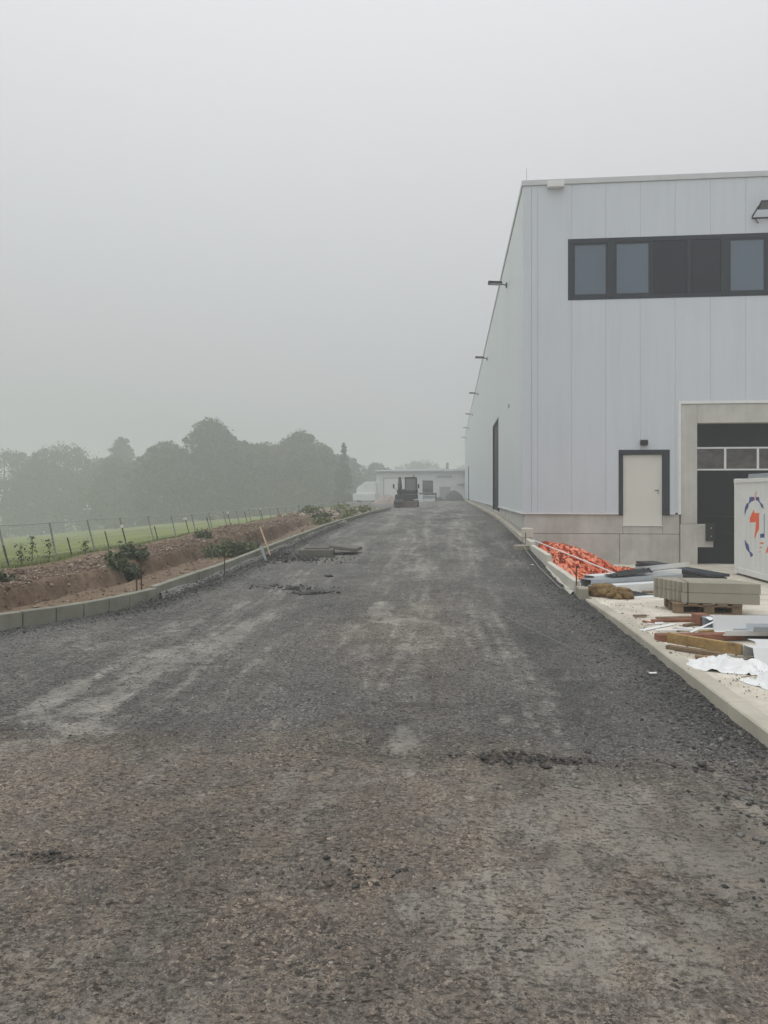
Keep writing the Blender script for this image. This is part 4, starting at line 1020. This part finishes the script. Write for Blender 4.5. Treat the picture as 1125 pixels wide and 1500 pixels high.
# ------------------------------------------------------------------ field fence, stakes
LEAN = math.tan(math.radians(14))
fe = tag(empty('wire_fence', (-12.5, 20, -.5)), 'leaning grey wire fence with steel posts between earth bank and meadow', 'fence')
fys = [9.2 + 2.5 * i for i in range(27)]
tops = []
for i, yy in enumerate(fys):
    h0 = -.62; h1 = .72 + R.uniform(-.04, .04); ln = LEAN * R.uniform(.8, 1.15)
    MB().tube([(-12.45, yy, h0), (-12.45 - (h1 - h0) * ln, yy + R.uniform(-.04, .04), h1)], .029, 8).build('post', M['postgrey'], fe)
    tops.append((-12.45 - (h1 - h0) * ln, yy, h1))
tp = []
for a, b in zip(tops[:-1], tops[1:]):
    for t_ in (0, .5): tp.append((a[0] + (b[0] - a[0]) * t_, a[1] + (b[1] - a[1]) * t_, a[2] + (b[2] - a[2]) * t_ - (.012 if t_ else 0)))
tp.append(tops[-1]); MB().tube(tp, .020, 6).build('top_rail', M['galv'], fe)
for fr in (.25, .5, .75):
    MB().tube([(-12.45 + (p[0] + 12.45) * fr, p[1], -.55 + (p[2] + .55) * fr) for p in tops], .004, 4).build('wire', M['galv'], fe)
for (yy, fr) in ((16.8, .83), (20.4, .80), (21.3, .84), (27.8, .85), (33, .86), (37, .9), (44, .9), (52, .85)):
    xx = -12.45 - LEAN * 1.26 * fr
    MB().box(xx + .03, xx + .034, yy - .05, yy + .05, -.6 + 1.26 * fr - .04, -.6 + 1.26 * fr + .04).build('tag_plate', M['plastic'], fe)
stk = [(16.25, .42, 0), (19.1, .44, 0), (21.3, .5, 0), (22.5, .56, 1), (25.0, .5, 0), (28.1, .62, 1), (30.6, .66, 0), (33.6, .72, 1), (36.4, .74, 0), (39.5, .78, 1), (43.5, .8, 0)]
nm = ['dark leaning stake beside dry stalks at the meadow edge', 'dark leaning stake, third before the first white capped one', 'thin dark leaning stake next to the first white capped one', 'dark stake with white cap behind the dark green bush', 'dark leaning stake standing between two white capped stakes', 'white capped stake before the raised earth mound',
      'dark stake on the raised earth mound', 'white capped stake just past the raised earth mound', 'dark stake above the bare bank past the mound', 'white capped stake above the far bare bank', 'dark stake near the end of the bare bank']
for (yy, zt, cap), lb in zip(stk, nm):
    zb = float(ground_h(np.array(-10.5), np.array(yy))) - .15
    s_o = tag(empty('fence_stake', (-10.5, yy, zb)), lb, 'stake', 'stakes along the meadow edge')
    MB().tube([(-10.5, yy, zb), (-10.5 - (zt - zb) * LEAN * 1.1, yy, zt)], .017, 6).build('shaft', M['black'], s_o)
    if cap: MB().box(-10.5 - (zt - zb) * LEAN * 1.1 - .035, -10.5 - (zt - zb) * LEAN * 1.1 + .035, yy - .035, yy + .035, zt - .01, zt + .09).build('cap', M['plastic'], s_o, bevel=.01)
    else: MB().tube([(-10.5 - (zt - zb - .1) * LEAN * 1.1, yy - .03, zt - .1), (-10.5 - (zt - zb - .1) * LEAN * 1.1 + .05, yy - .05, zt - .1)], .012, 5).build('insulator', M['black'], s_o)

# ------------------------------------------------------------------ vegetation
def leaf_quads(c, size, seed_dir=None, elong=1.6):
    n = len(c)
    u = RN.normal(size=(n, 3)); u /= np.linalg.norm(u, axis=1)[:, None]
    w = RN.normal(size=(n, 3)); w -= (w * u).sum(1)[:, None] * u; w /= np.linalg.norm(w, axis=1)[:, None]
    u = u * size[:, None] * elong * .5; w = w * size[:, None] * .5
    v = np.stack([c - u, c + w, c + u, c - w], 1).reshape(-1, 3)
    return v, np.arange(n * 4).reshape(-1, 4)
def tree(x, y, h, rad, shape, mat, label, seed, nl=5200, group=None, leaf=.46, low=.0):
    nl = int(nl * 2.8)
    global RN
    RN = np.random.default_rng(seed); rr = random.Random(seed)
    zb = float(ground_h(np.array(float(x)), np.array(float(y)))) - .15
    t = tag(empty('broadleaf_tree' if shape != 'cone' and shape != 'col' else 'conifer_tree', (x, y, zb)), label, 'tree', group)
    m = MB(); lean = rr.uniform(-.03, .03) * h
    m.tube([(x, y, zb), (x + lean * .3, y, zb + h * .3), (x + lean * .7, y + .1, zb + h * .65), (x + lean, y, zb + h * .93)], [h * .022 + .06, h * .018 + .04, h * .011 + .02, .02], 8)
    ends = []
    for k in range(12):
        t0 = rr.uniform(.2, .8); a = rr.uniform(0, 6.28); L = rad * rr.uniform(.5, .85) * (1.1 - t0 * .5)
        s0 = Vector((x + lean * t0, y, zb + h * t0)); e = s0 + Vector((math.cos(a) * L, math.sin(a) * L, L * rr.uniform(.3, .7)))
        m.tube([s0, s0.lerp(e, .5) + Vector((0, 0, -.06 * L)), e], [h * .008 + .02, h * .005 + .012, .008], 5); ends.append(e)
    m.build('trunk', M['bark'], t, smooth=True)
    def env(s):                                            # crown radius at relative height s
        if shape == 'round': return rad * math.sqrt(max(0, 1 - ((s - .45) / .55) ** 2)) if s > .1 else rad * .8
        if shape == 'oval': return rad * math.sin(math.pi * min(1, .12 + s * .88)) ** .6
        if shape == 'tall': return rad * (.95 if s < .45 else max(.10, 1 - ((s - .45) / .57) ** 1.5)) 
        if shape == 'cone': return rad * max(.05, 1 - s) ** .9
        return rad * max(.06, (1 - s ** 2.2))              # col
    K = {'cone': 90, 'col': 60}.get(shape, 130)
    cs = []; cr = []
    for k in range(K):
        s = rr.uniform(low, 1) if shape not in ('cone', 'col') else rr.uniform(.04, 1) ** 1.1
        e = env(s); a = rr.uniform(0, 6.28); q = e * math.sqrt(rr.uniform(.15, 1)) * .9
        cs.append((x + lean * s + math.cos(a) * q, y + math.sin(a) * q, zb + h * (.03 + s * .93)))
        cr.append(rad * rr.uniform(.15, .32) if shape not in ('cone', 'col') else max(.22, e * rr.uniform(.25, .5)))
    for k in range(K // 4):                                # loose outer sprays that break the outline
        s = rr.uniform(.35, 1); e = env(s); a = rr.uniform(0, 6.28); q = e * rr.uniform(.9, 1.12)
        cs.append((x + lean * s + math.cos(a) * q, y + math.sin(a) * q, zb + h * (.05 + s * .95))); cr.append(rad * rr.uniform(.05, .13))
    K = len(cs); cs = np.array(cs); cr = np.array(cr)
    idx = RN.integers(0, K, nl); d = RN.normal(size=(nl, 3)); d /= np.linalg.norm(d, axis=1)[:, None]
    d *= RN.uniform(.35, 1.08, nl)[:, None] ** .7
    c = cs[idx] + d * cr[idx][:, None] * np.array([1, 1, .8])
    c[:, 2] = np.maximum(c[:, 2], zb + .3)
    v, f = leaf_quads(c, RN.uniform(.55, 1.25, nl) * leaf)
    np_mesh('crown', v, f, mat, parent=t, origin=(x, y, zb))
    return t
GT = 'trees in the fog beyond the meadow'
tree(-157.3, 166.9, 23.9, 14.3, 'round', M['leaf'], 'pale foggy round tree at the outer end of the tree row', 101, group=GT)
tree(-137.0, 178.8, 23.9, 14.8, 'round', M['leaf'], 'broad round foggy tree beside the outer end of the row', 102, 7000, group=GT)
tree(-125.3, 190.7, 24.6, 11.7, 'round', M['leafol'], 'lumpy foggy tree between the two broadest round trees', 112, 5200, group=GT)
tree(-110.9, 195.5, 24.1, 14.3, 'round', M['leaf'], 'broad flat topped foggy tree left of the narrow upright tree', 103, 7000, group=GT)
tree(-98.4, 205.0, 27.1, 7.1, 'tall', M['leaf'], 'narrow upright foggy tree rising above a broad one', 104, 4600, group=GT)
tree(-73.3, 167.4, 18.7, 4.0, 'cone', M['leafdk'], 'spiky topped small conifer next to the tallest tree', 105, 3400, group=GT)
tree(-84.4, 174.0, 17.5, 7.5, 'round', M['leafol'], 'low olive tree in front of the spiky conifer', 113, 4200, group=GT)
tree(-66.6, 161.5, 18.9, 8.2, 'oval', M['leaf'], 'rounded foggy tree leaning on the tallest tree', 106, 6000, group=GT)
tree(-55.8, 163.4, 23.3, 9.7, 'tall', M['leafdk'], 'tallest dark foggy tree of the row', 107, 9000, group=GT)
tree(-50.2, 169.3, 18.1, 6.8, 'round', M['leaf'], 'smaller tree tucked behind the tallest tree', 114, 4200, group=GT)
tree(-44.5, 167.4, 16.6, 8.4, 'round', M['leaf'], 'dome shaped foggy tree between tallest and feathery trees', 108, 7000, group=GT)
tree(-35.8, 169.3, 18.9, 8.7, 'oval', M['leafol'], 'feathery olive tree next to the slim dark cypress', 109, 8000, group=GT)
tree(-32.0, 173.2, 16.2, 5.9, 'round', M['leafol'], 'small olive tree touching the slim dark cypress', 115, 4200, group=GT)
tree(-24.4, 158.8, 14.7, 3.0, 'cone', M['leafdk'], 'slim dark pointed cypress near the far white hall', 110, 5200, group=GT, leaf=.3)
tree(-24.0, 225, 12.6, 6.2, 'round', M['leaf'], 'pale distant tree beside the far white hall', 111, 3600, group=GT)
tree(-15, 330, 15.5, 15, 'round', M['leaf'], 'very faint broad tree behind the far white hall roof', 120, 4200, group=GT, leaf=.5)
tree(7, 330, 13.5, 10, 'round', M['leaf'], 'very faint tree behind the far hall by its chimney', 121, 3200, group=GT, leaf=.5)
tree(-42, 300, 17, 11, 'round', M['leaf'], 'very faint tree far behind the slim cypress', 122, 3600, group=GT, leaf=.5)
for k, (a, b, c, d) in enumerate(((-140, 178, 19, 10), (-118, 195, 21, 11), (-100, 200, 20, 10), (-84, 196, 20, 9), (-70, 200, 20.5, 9), (-52, 195, 17.5, 9), (-40, 200, 17.5, 8), (-31, 205, 15, 6))):
    tree(a, b, c, d, 'oval' if k % 2 else 'round', M['leaf'], 'pale tree in the second row, seen faintly between the nearer crowns', 500 + k, 2600, group='second row of trees in the fog', leaf=.7)
def bush(name, x, y, h, rad, mat, label, seed, nl=1500, leaf=.09, cat='bush', group=None, up=False):
    global RN
    RN = np.random.default_rng(seed); rr = random.Random(seed)
    zb = float(ground_h(np.array(float(x)), np.array(float(y)))) - .03
    t = tag(empty(name, (x, y, zb)), label, cat, group)
    m = MB(); V = []; 
    ns = max(7, int(rad * 30)); C = []; nl = int(nl * .55)
    for k in range(ns):
        a = rr.uniform(0, 6.28); q = rad * rr.uniform(.2, 1); hh = h * rr.uniform(.3, 1.1) * (1 - .35 * (q / rad) ** 2)
        p0 = Vector((x + math.cos(a) * q * .35, y + math.sin(a) * q * .35, zb)); p1 = Vector((x + math.cos(a) * q, y + math.sin(a) * q, zb + hh))
        pm_ = p0.lerp(p1, .5) + Vector((0, 0, .12 * hh)); m.tube([p0, pm_, p1], [.008 + .006 * h, .006, .003], 4)
        for _ in range(nl // ns):
            s = rr.uniform(.12, 1.02); p = p0.lerp(pm_, s * 2) if s < .5 else pm_.lerp(p1, s * 2 - 1)
            sp = rad * .20
            C.append((p.x + rr.gauss(0, sp), p.y + rr.gauss(0, sp), max(zb + .02, p.z + rr.gauss(0, sp * .8))))
    m.build('stem', M['dry'], t)
    C = np.array(C); v, f = leaf_quads(C, RN.uniform(.5, 1.3, len(C)) * leaf, elong=2.2)
    np_mesh('leaves', v, f, mat, parent=t, origin=(x, y, zb)); return t
bush('weed_bush', -7.75, 16.6, .34, .36, M['weeddk'], 'dark green bushy weed growing low on the earth bank', 201, 3200, .06)
bush('weed_bush', -8.25, 17.9, .34, .40, M['weeddk'], 'dark green weed near the bank top above the other weed', 202, 3000, .06)
bush('weed_bush', -7.75, 16.0, .35, .30, M['weed'], 'paler low weed at the foot of the dark bank weed', 207, 1600, .055)
bush('weed_bush', -6.9, 21.8, .42, .7, M['weed'], 'pale grey green weed bush on the trench floor behind the kerb', 203, 4600, .06)
bush('weed_bush', -6.7, 23.2, .32, .6, M['weed'], 'low weed bush beyond the pale one on the trench floor', 204, 2600, .06)
bush('weed_bush', -8.6, 13.0, .22, .2, M['weed'], 'tiny weed on the stony bank edge', 205, 500, .05)
bush('weed_bush', -8.7, 24.5, .35, .3, M['weed'], 'small weed on the bank top above the bare face', 206, 900, .055)
GV = 'weeds on the far verge'
vx = [(-5.6, 34, .5, .7), (-6.6, 36.5, .7, .9), (-5.7, 39.5, .6, .8), (-7.5, 41, .9, 1.0), (-6.2, 44, .8, .9), (-5.6, 47, .7, .8), (-7.6, 48.5, 1.0, 1.1), (-6.4, 52, .9, 1.0), (-8.6, 55, 1.0, 1.2), (-7.2, 59, .9, 1.0), (-9.5, 62, 1.0, 1.2), (-10.5, 68, 1.1, 1.3), (-9, 45, .9, 1.0), (-10, 52, 1.0, 1.2), (-12, 60, 1.1, 1.3)]
for k, (a, b, c, d) in enumerate(vx):
    bush('verge_weed', a, b, c * .32, d * .75, M['grass'] if k % 3 else M['weed'], 'low tangled weeds on the verge beyond the bare bank', 300 + k, 700, .10, group=GV)
for k, (a, b, hh) in enumerate(((-10.1, 16.0, .55), (-10.2, 16.6, .75), (-10.0, 17.0, .62), (-9.9, 18.6, .38))):
    rr = random.Random(400 + k); zb = float(ground_h(np.array(a), np.array(b))) - .02
    t = tag(empty('dry_stalk', (a, b, zb)), ('dry weed stalk closest to the first dark stake', 'tallest dry weed stalk at the meadow edge', 'dry weed stalk just past the tallest one', 'short dry weed apart from the other stalks')[k], 'weed', 'dry stalks at the meadow edge')
    m = MB(); m.tube([(a, b, zb), (a + .03, b, zb + hh * .5), (a + rr.uniform(-.06, .1), b, zb + hh)], [.012, .008, .004], 5)
    for q in range(7):
        s = rr.uniform(.3, .95); an = rr.uniform(0, 6.28); L = rr.uniform(.06, .16)
        m.tube([(a + .03 * s, b, zb + hh * s), (a + .03 * s + math.cos(an) * L, b + math.sin(an) * L, zb + hh * s + L * .8)], .004, 4)
    m.build('stem', M['dry'], t)
    RN = np.random.default_rng(450 + k)
    c = np.stack([a + RN.normal(0, .06, 70), b + RN.normal(0, .06, 70), zb + hh * RN.uniform(.2, 1, 70)], 1)
    v, f = leaf_quads(c, RN.uniform(.02, .05, 70)); np_mesh('leaves', v, f, M['leafdk'], parent=t, origin=(a, b, zb))
# meadow grass blades near the bank
RN = np.random.default_rng(77)
n = 42000
y = 9 + 36 * RN.random(n) ** 1.3; x = -10.0 - np.abs(RN.normal(0, 3.2, n)); z = ground_h(x, y)
h = RN.uniform(.04, .12, n); a = RN.uniform(0, 6.28, n); lx = RN.normal(0, .05, n); ly = RN.normal(0, .05, n); w = RN.uniform(.006, .014, n)
v = np.stack([np.stack([x - np.cos(a) * w, y - np.sin(a) * w, z - .01], 1), np.stack([x + np.cos(a) * w, y + np.sin(a) * w, z - .01], 1), np.stack([x + lx, y + ly, z + h], 1)], 1).reshape(-1, 3)
tag(np_mesh('meadow_grass', v, np.arange(n * 3).reshape(-1, 3), M['grass']), kind='stuff')
n = 2200
y = RN.uniform(40, 70, n); x = RN.uniform(-11, -5.2, n); sz = np.clip(RN.lognormal(-2.2, .5, n), .04, .3)
pale = np.exp(-((y - 50) / 6) ** 2) * .8
stones('verge_rubble', x, y, ground_h(x, y) + sz * .25, sz, M['rubble'], np.clip(.55 + .45 * RN.random(n), 0, 1))

# ------------------------------------------------------------------ far hall, van, machines, heaps
FY_ = 120.0
fh = tag(empty('far_hall', (-5, FY_, .4)), 'low white hall with flat roof closing the far end of the yard', 'building')
MB().box(-12.65, 14, FY_, FY_ + 14, .2, 5.5).build('wall', M['farwhite'], fh)
rfo = MB(); rfo.add([(-12.95, FY_ - .35, 5.45), (14.3, FY_ - .35, 5.75), (14.3, FY_ + 14, 6.3), (-12.95, FY_ + 14, 6.0), (-12.95, FY_ - .35, 5.65), (14.3, FY_ - .35, 5.98), (14.3, FY_ + 14, 6.5), (-12.95, FY_ + 14, 6.2)],
        [(0, 3, 2, 1), (4, 5, 6, 7), (0, 1, 5, 4), (1, 2, 6, 5), (2, 3, 7, 6), (3, 0, 4, 7)])
ro = rfo.build('roof', M['flash'], fh)
MB().box(-.95, -.5, FY_ + 2, FY_ + 2.5, 5.9, 7.0).build('chimney', M['fargrey'], ro)
MB().box(-13.0, 14.3, FY_ - .5, FY_ - .36, 5.38, 5.52).build('gutter', M['fargrey'], fh)
gt = MB().box(-11.3, -6.4, FY_ - .06, FY_ - .01, .5, 4.3).build('gate', M['fardoor'], fh)
MB().box(-11.45, -11.31, FY_ - .09, FY_ - .005, .5, 4.45).box(-6.39, -6.25, FY_ - .09, FY_ - .005, .5, 4.45).box(-11.309, -6.391, FY_ - .09, FY_ - .005, 4.31, 4.45).build('gate_frame', M['fargrey'], gt)
MB().box(-2.0, -.2, FY_ - .06, FY_ - .01, .5, 2.9).build('door', M['fargrey'], fh)
MB().box(.85, 2.9, FY_ - .3, FY_ - .01, 3.25, 3.4).build('canopy', M['fargrey'], fh)
MB().box(1.0, 2.8, FY_ - .06, FY_ - .01, .5, 3.2).build('door', M['fardoor'], fh)
v_ = MB()
sg = MB().box(-2.5, .1, FY_ - .12, FY_ - .01, 4.45, 4.75).build('sign_board', M['fargrey'], fh)
vn_o = tag(empty('white_box_van', (-12.4, 104, .35)), 'white vehicle with sloping tarpaulin body parked beside the far hall', 'van')
zb = float(ground_h(np.array(-12.4), np.array(104.)))
MB().prism([(-13.8, zb + .5), (-10.9, zb + .5), (-10.9, zb + 3.2), (-12.4, zb + 3.2), (-13.7, zb + 2.3)], 103, 107, lambda a, b, d: (a, d, b)).build('body', M['contw'], vn_o, bevel=.05)
MB().box(-14.2, -11.0, 102.6, 102.98, zb + .5, zb + 1.5).build('tailboard', M['contw'], vn_o, bevel=.03)
for xx in (-13.6, -11.3):
    for yy in (103.8, 106.2): MB().tube([(xx - .14, yy, zb + .42), (xx + .14, yy, zb + .42)], .42, 14).build('wheel', M['rubber'], vn_o)

def wheel(x, y, z, r, w, parent, mat='rubber'):
    wo_ = MB().tube([(x - w / 2, y, z), (x - w * .35, y, z), (x + w * .35, y, z), (x + w / 2, y, z)], [r * .9, r, r, r * .9], 18).build('wheel', M[mat], parent)
    MB().tube([(x - w * .53, y, z), (x + w * .53, y, z)], r * .5, 12).build('rim', M['excy'], wo_)
# crawler excavator, facing the camera side with its blade down
ez = float(road_h(-3.8, 60)); EX, EY = -3.78, 60.6
ex = tag(empty('mini_excavator', (EX, EY, ez)), 'dark compact crawler excavator with cab and dozer blade on the gravel road', 'excavator')
for sx in (-1, 1):
    cxx = EX + sx * .78
    pr = [(-1.1, .22), (-.95, .05), (-.8, 0), (.8, 0), (.95, .05), (1.1, .22), (1.1, .38), (.95, .55), (.8, .6), (-.8, .6), (-.95, .55), (-1.1, .38)]
    tr = MB().prism(pr, cxx - .2, cxx + .2, lambda a, b, d: (d, EY + a, ez + b)).build('track', M['rubber'], ex)
    MB().tube([(cxx - .21, EY - .8, ez + .3), (cxx + .21, EY - .8, ez + .3)], .22, 12).build('sprocket', M['excy'], tr)
    MB().tube([(cxx - .21, EY + .8, ez + .3), (cxx + .21, EY + .8, ez + .3)], .22, 12).build('idler', M['excy'], tr)
MB().box(EX - .55, EX + .55, EY - .7, EY + .7, ez + .3, ez + .68).build('undercarriage', M['excd'], ex, bevel=.03)
MB().box(EX - 1.0, EX + .98, EY - 1.75, EY - 1.62, ez + .05, ez + .56).box(EX - .5, EX - .38, EY - 1.62, EY - .6, ez + .25, ez + .38).box(EX + .38, EX + .5, EY - 1.62, EY - .6, ez + .25, ez + .38).build('dozer_blade', M['redpaint'], ex, bevel=.02)
MB().box(EX - .88, EX + .92, EY - .85, EY + 1.25, ez + .70, ez + 1.12).build('house', M['excd'], ex, bevel=.06)
MB().box(EX - .88, EX + .9, EY + .45, EY + 1.3, ez + 1.125, ez + 1.55).build('engine_cover', M['excd'], ex, bevel=.08)
cb = MB().box(EX - .12, EX + .86, EY - .75, EY + .42, ez + 2.42, ez + 2.54).box(EX - .12, EX - .05, EY - .75, EY - .68, ez + 1.125, ez + 2.419).box(EX + .79, EX + .86, EY - .75, EY - .68, ez + 1.125, ez + 2.419).box(EX - .12, EX - .05, EY + .35, EY + .42, ez + 1.125, ez + 2.419).box(EX + .79, EX + .86, EY + .35, EY + .42, ez + 1.125, ez + 2.419).box(EX - .119, EX + .859, EY - .745, EY - .69, ez + 1.13, ez + 1.42).build('cab', M['excd'], ex)
MB().box(EX - .048, EX + .788, EY - .735, EY - .725, ez + 1.425, ez + 2.415).build('windscreen', M['cabglass'], cb)
MB().box(EX + .82, EX + .83, EY - .675, EY + .345, ez + 1.2, ez + 2.415).build('side_window', M['cabglass'], cb)
MB().box(EX - .09, EX - .08, EY - .675, EY + .345, ez + 1.2, ez + 2.415).build('side_window', M['cabglass'], cb)
MB().box(EX + .1, EX + .55, EY - .2, EY + .3, ez + 1.13, ez + 1.9).build('seat', M['excd'], cb, bevel=.06)
bmo = MB()
for p in ([(EX - .5, EY - .75, ez + .95), (EX - .48, EY - 1.35, ez + 1.9), (EX - .46, EY - 1.9, ez + 2.45)],):
    bmo.tube(p, [.17, .16, .12], 6)
bmo.build('boom', M['excy'], ex)
MB().tube([(EX - .46, EY - 1.85, ez + 2.5), (EX - .5, EY - 2.1, ez + 1.6), (EX - .52, EY - 1.95, ez + .95)], [.12, .11, .08], 6).build('dipper_arm', M['excy'], ex)
MB().tube([(EX - .62, EY - .9, ez + 1.1), (EX - .62, EY - 1.4, ez + 2.05)], .06, 8).build('hydraulic_ram', M['galv'], ex)
MB().prism([(-2.35, .45), (-2.0, .25), (-1.8, .55), (-1.85, 1.05), (-2.05, 1.05), (-2.1, .7)], EX - .85, EX - .2, lambda a, b, d: (d, EY + a, ez + b)).build('bucket', M['excd'], ex)
MB().tube([(EX + .55, EY + .8, ez + 1.5), (EX + .55, EY + .8, ez + 2.75)], .05, 8).build('exhaust', M['excd'], ex)
for sx in (-1, 1):
    MB().box(EX + (.95 if sx > 0 else -1.12), EX + (1.10 if sx > 0 else -.98), EY - .8, EY - .77, ez + 1.6, ez + 1.95).build('mirror', M['excd'], ex)
    MB().tube([(EX + sx * .86, EY - .6, ez + 1.5), (EX + sx * 1.02, EY - .77, ez + 1.65)], .015, 5).build('mirror_arm', M['excd'], ex)
# wheel loader farther on
LX, LY = -3.3, 100.0; lz = float(road_h(LX, LY))
wl = tag(empty('wheel_loader', (LX, LY, lz)), 'foggy grey wheel loader with glazed cab parked before the far hall', 'loader')
for sx in (-1, 1):
    for yy in (-1.2, 1.4): wheel(LX + sx * .95, LY + yy, lz + .65, .65, .48, wl)
MB().box(LX - .7, LX + .7, LY - 1.5, LY + 2.2, lz + .6, lz + 1.35).build('chassis', M['excy'], wl, bevel=.06)
MB().box(LX - .68, LX + .68, LY + .7, LY + 2.25, lz + 1.36, lz + 1.9).build('engine_hood', M['excy'], wl, bevel=.1)
cb = MB().box(LX - .72, LX + .72, LY - .8, LY + .65, lz + 2.85, lz + 3.0).build('cab', M['excd'], wl, bevel=.03)
for sx in (-.72, .64):
    for yy in (-.8, .57): MB().box(LX + sx, LX + sx + .08, LY + yy, LY + yy + .08, lz + 1.36, lz + 2.849).build('cab_pillar', M['excd'], cb)
MB().box(LX - .63, LX + .63, LY - .77, LY - .75, lz + 1.7, lz + 2.84).build('windscreen', M['loaderglass'], cb)
MB().box(LX - .63, LX + .63, LY + .60, LY + .62, lz + 1.9, lz + 2.84).build('rear_window', M['loaderglass'], cb)
for sx in (-.69, .67): MB().box(LX + sx, LX + sx + .02, LY - .71, LY + .56, lz + 1.4, lz + 2.84).build('side_window', M['loaderglass'], cb)
for sx in (-.5, .4): MB().tube([(LX + sx, LY - .9, lz + 1.3), (LX + sx, LY - 2.0, lz + .9), (LX + sx, LY - 2.5, lz + .45)], .09, 6).build('lift_arm', M['excy'], wl)
MB().prism([(-3.1, .08), (-2.5, .08), (-2.35, .45), (-2.5, .95), (-2.62, .9), (-2.5, .5), (-2.6, .2), (-3.1, .14)], LX - 1.2, LX + 1.1, lambda a, b, d: (d, LY + a, lz + b)).build('bucket', M['galv'], wl)
tag(MB().box(-4.85, -3.8, 95.0, 95.5, float(road_h(-3.5, 95)), float(road_h(-3.5, 95)) + 1.05).build('white_crate', M['fardoor'], bevel=.03), 'white crate standing on the road between excavator and loader', 'crate')
def heap(name, x, y, r, h, mat, label, seed, ry=None):
    A, B, Fq_ = grid(np.linspace(-1, 1, 40), np.linspace(-1, 1, 40))
    rr = np.sqrt(A * A + B * B); X_ = x + A * r; Y_ = y + B * (ry or r)
    z = np.clip(1 - rr ** 1.8, 0, 1) * h * (.75 + .6 * fbm(X_ * 1.2, Y_ * 1.2, 4, seed)) ; zb = float(road_h(x, y))
    z = np.where(rr >= 1, -.1, z + .1 * h * (fbm(X_ * 4, Y_ * 4, 3, seed + 1) - .5)) 
    o = np_mesh(name, np.stack([X_, Y_, zb + z], 1), Fq_, mat, origin=(x, y, zb), smooth=True); tag(o, label, 'heap'); return o
heap('soil_heap', .35, 112, 1.7, 1.5, M['asphalt_lump'], 'dark heap of soil in front of the far hall doors', 61)
heap('soil_heap', -1.9, 113, .9, .6, M['asphalt_lump'], 'small dark heap beside the larger soil heap', 62)
M['palerub'] = pm('pale_rubble', (.30, .25, .22), .35, 3, .9, 0, .2, .6, 12, .05)
heap('rubble_heap', -7.6, 86, 2.0, .9, M['palerub'], 'pale reddish rubble heap beside the far gate', 63)
n = 260
y = RN.uniform(62, 112, n); x = RN.uniform(-6, 1.8, n); x = np.where(RN.random(n) < .5, 1.95 - np.abs(RN.normal(0, .5, n)), x); y = np.where(x > 0, RN.uniform(20, 60, n), y); sz = np.clip(RN.lognormal(-3.5, .4, n), .012, .07)
stones('scattered_rubble', x, y, road_h(x, y) + sz * .1, sz, M['gravelb'], np.clip(RN.random(n) + .5, 0, 1))

# ------------------------------------------------------------------ fog
fog = bpy.data.materials.new('fog_air'); fog.use_nodes = True
ft = fog.node_tree; ft.nodes.clear()
pv = ft.nodes.new('ShaderNodeVolumePrincipled'); fo = ft.nodes.new('ShaderNodeOutputMaterial')
pv.inputs['Color'].default_value = (.90, .935, .935, 1); pv.inputs['Density'].default_value = .0039; pv.inputs['Anisotropy'].default_value = 0.2
ft.links.new(pv.outputs[0], fo.inputs['Volume'])
hz = MB().box(-900, 900, -900, 900, -14.0, 23.0).build('haze', fog, origin=(0, 0, -14))
tag(hz, kind='stuff')
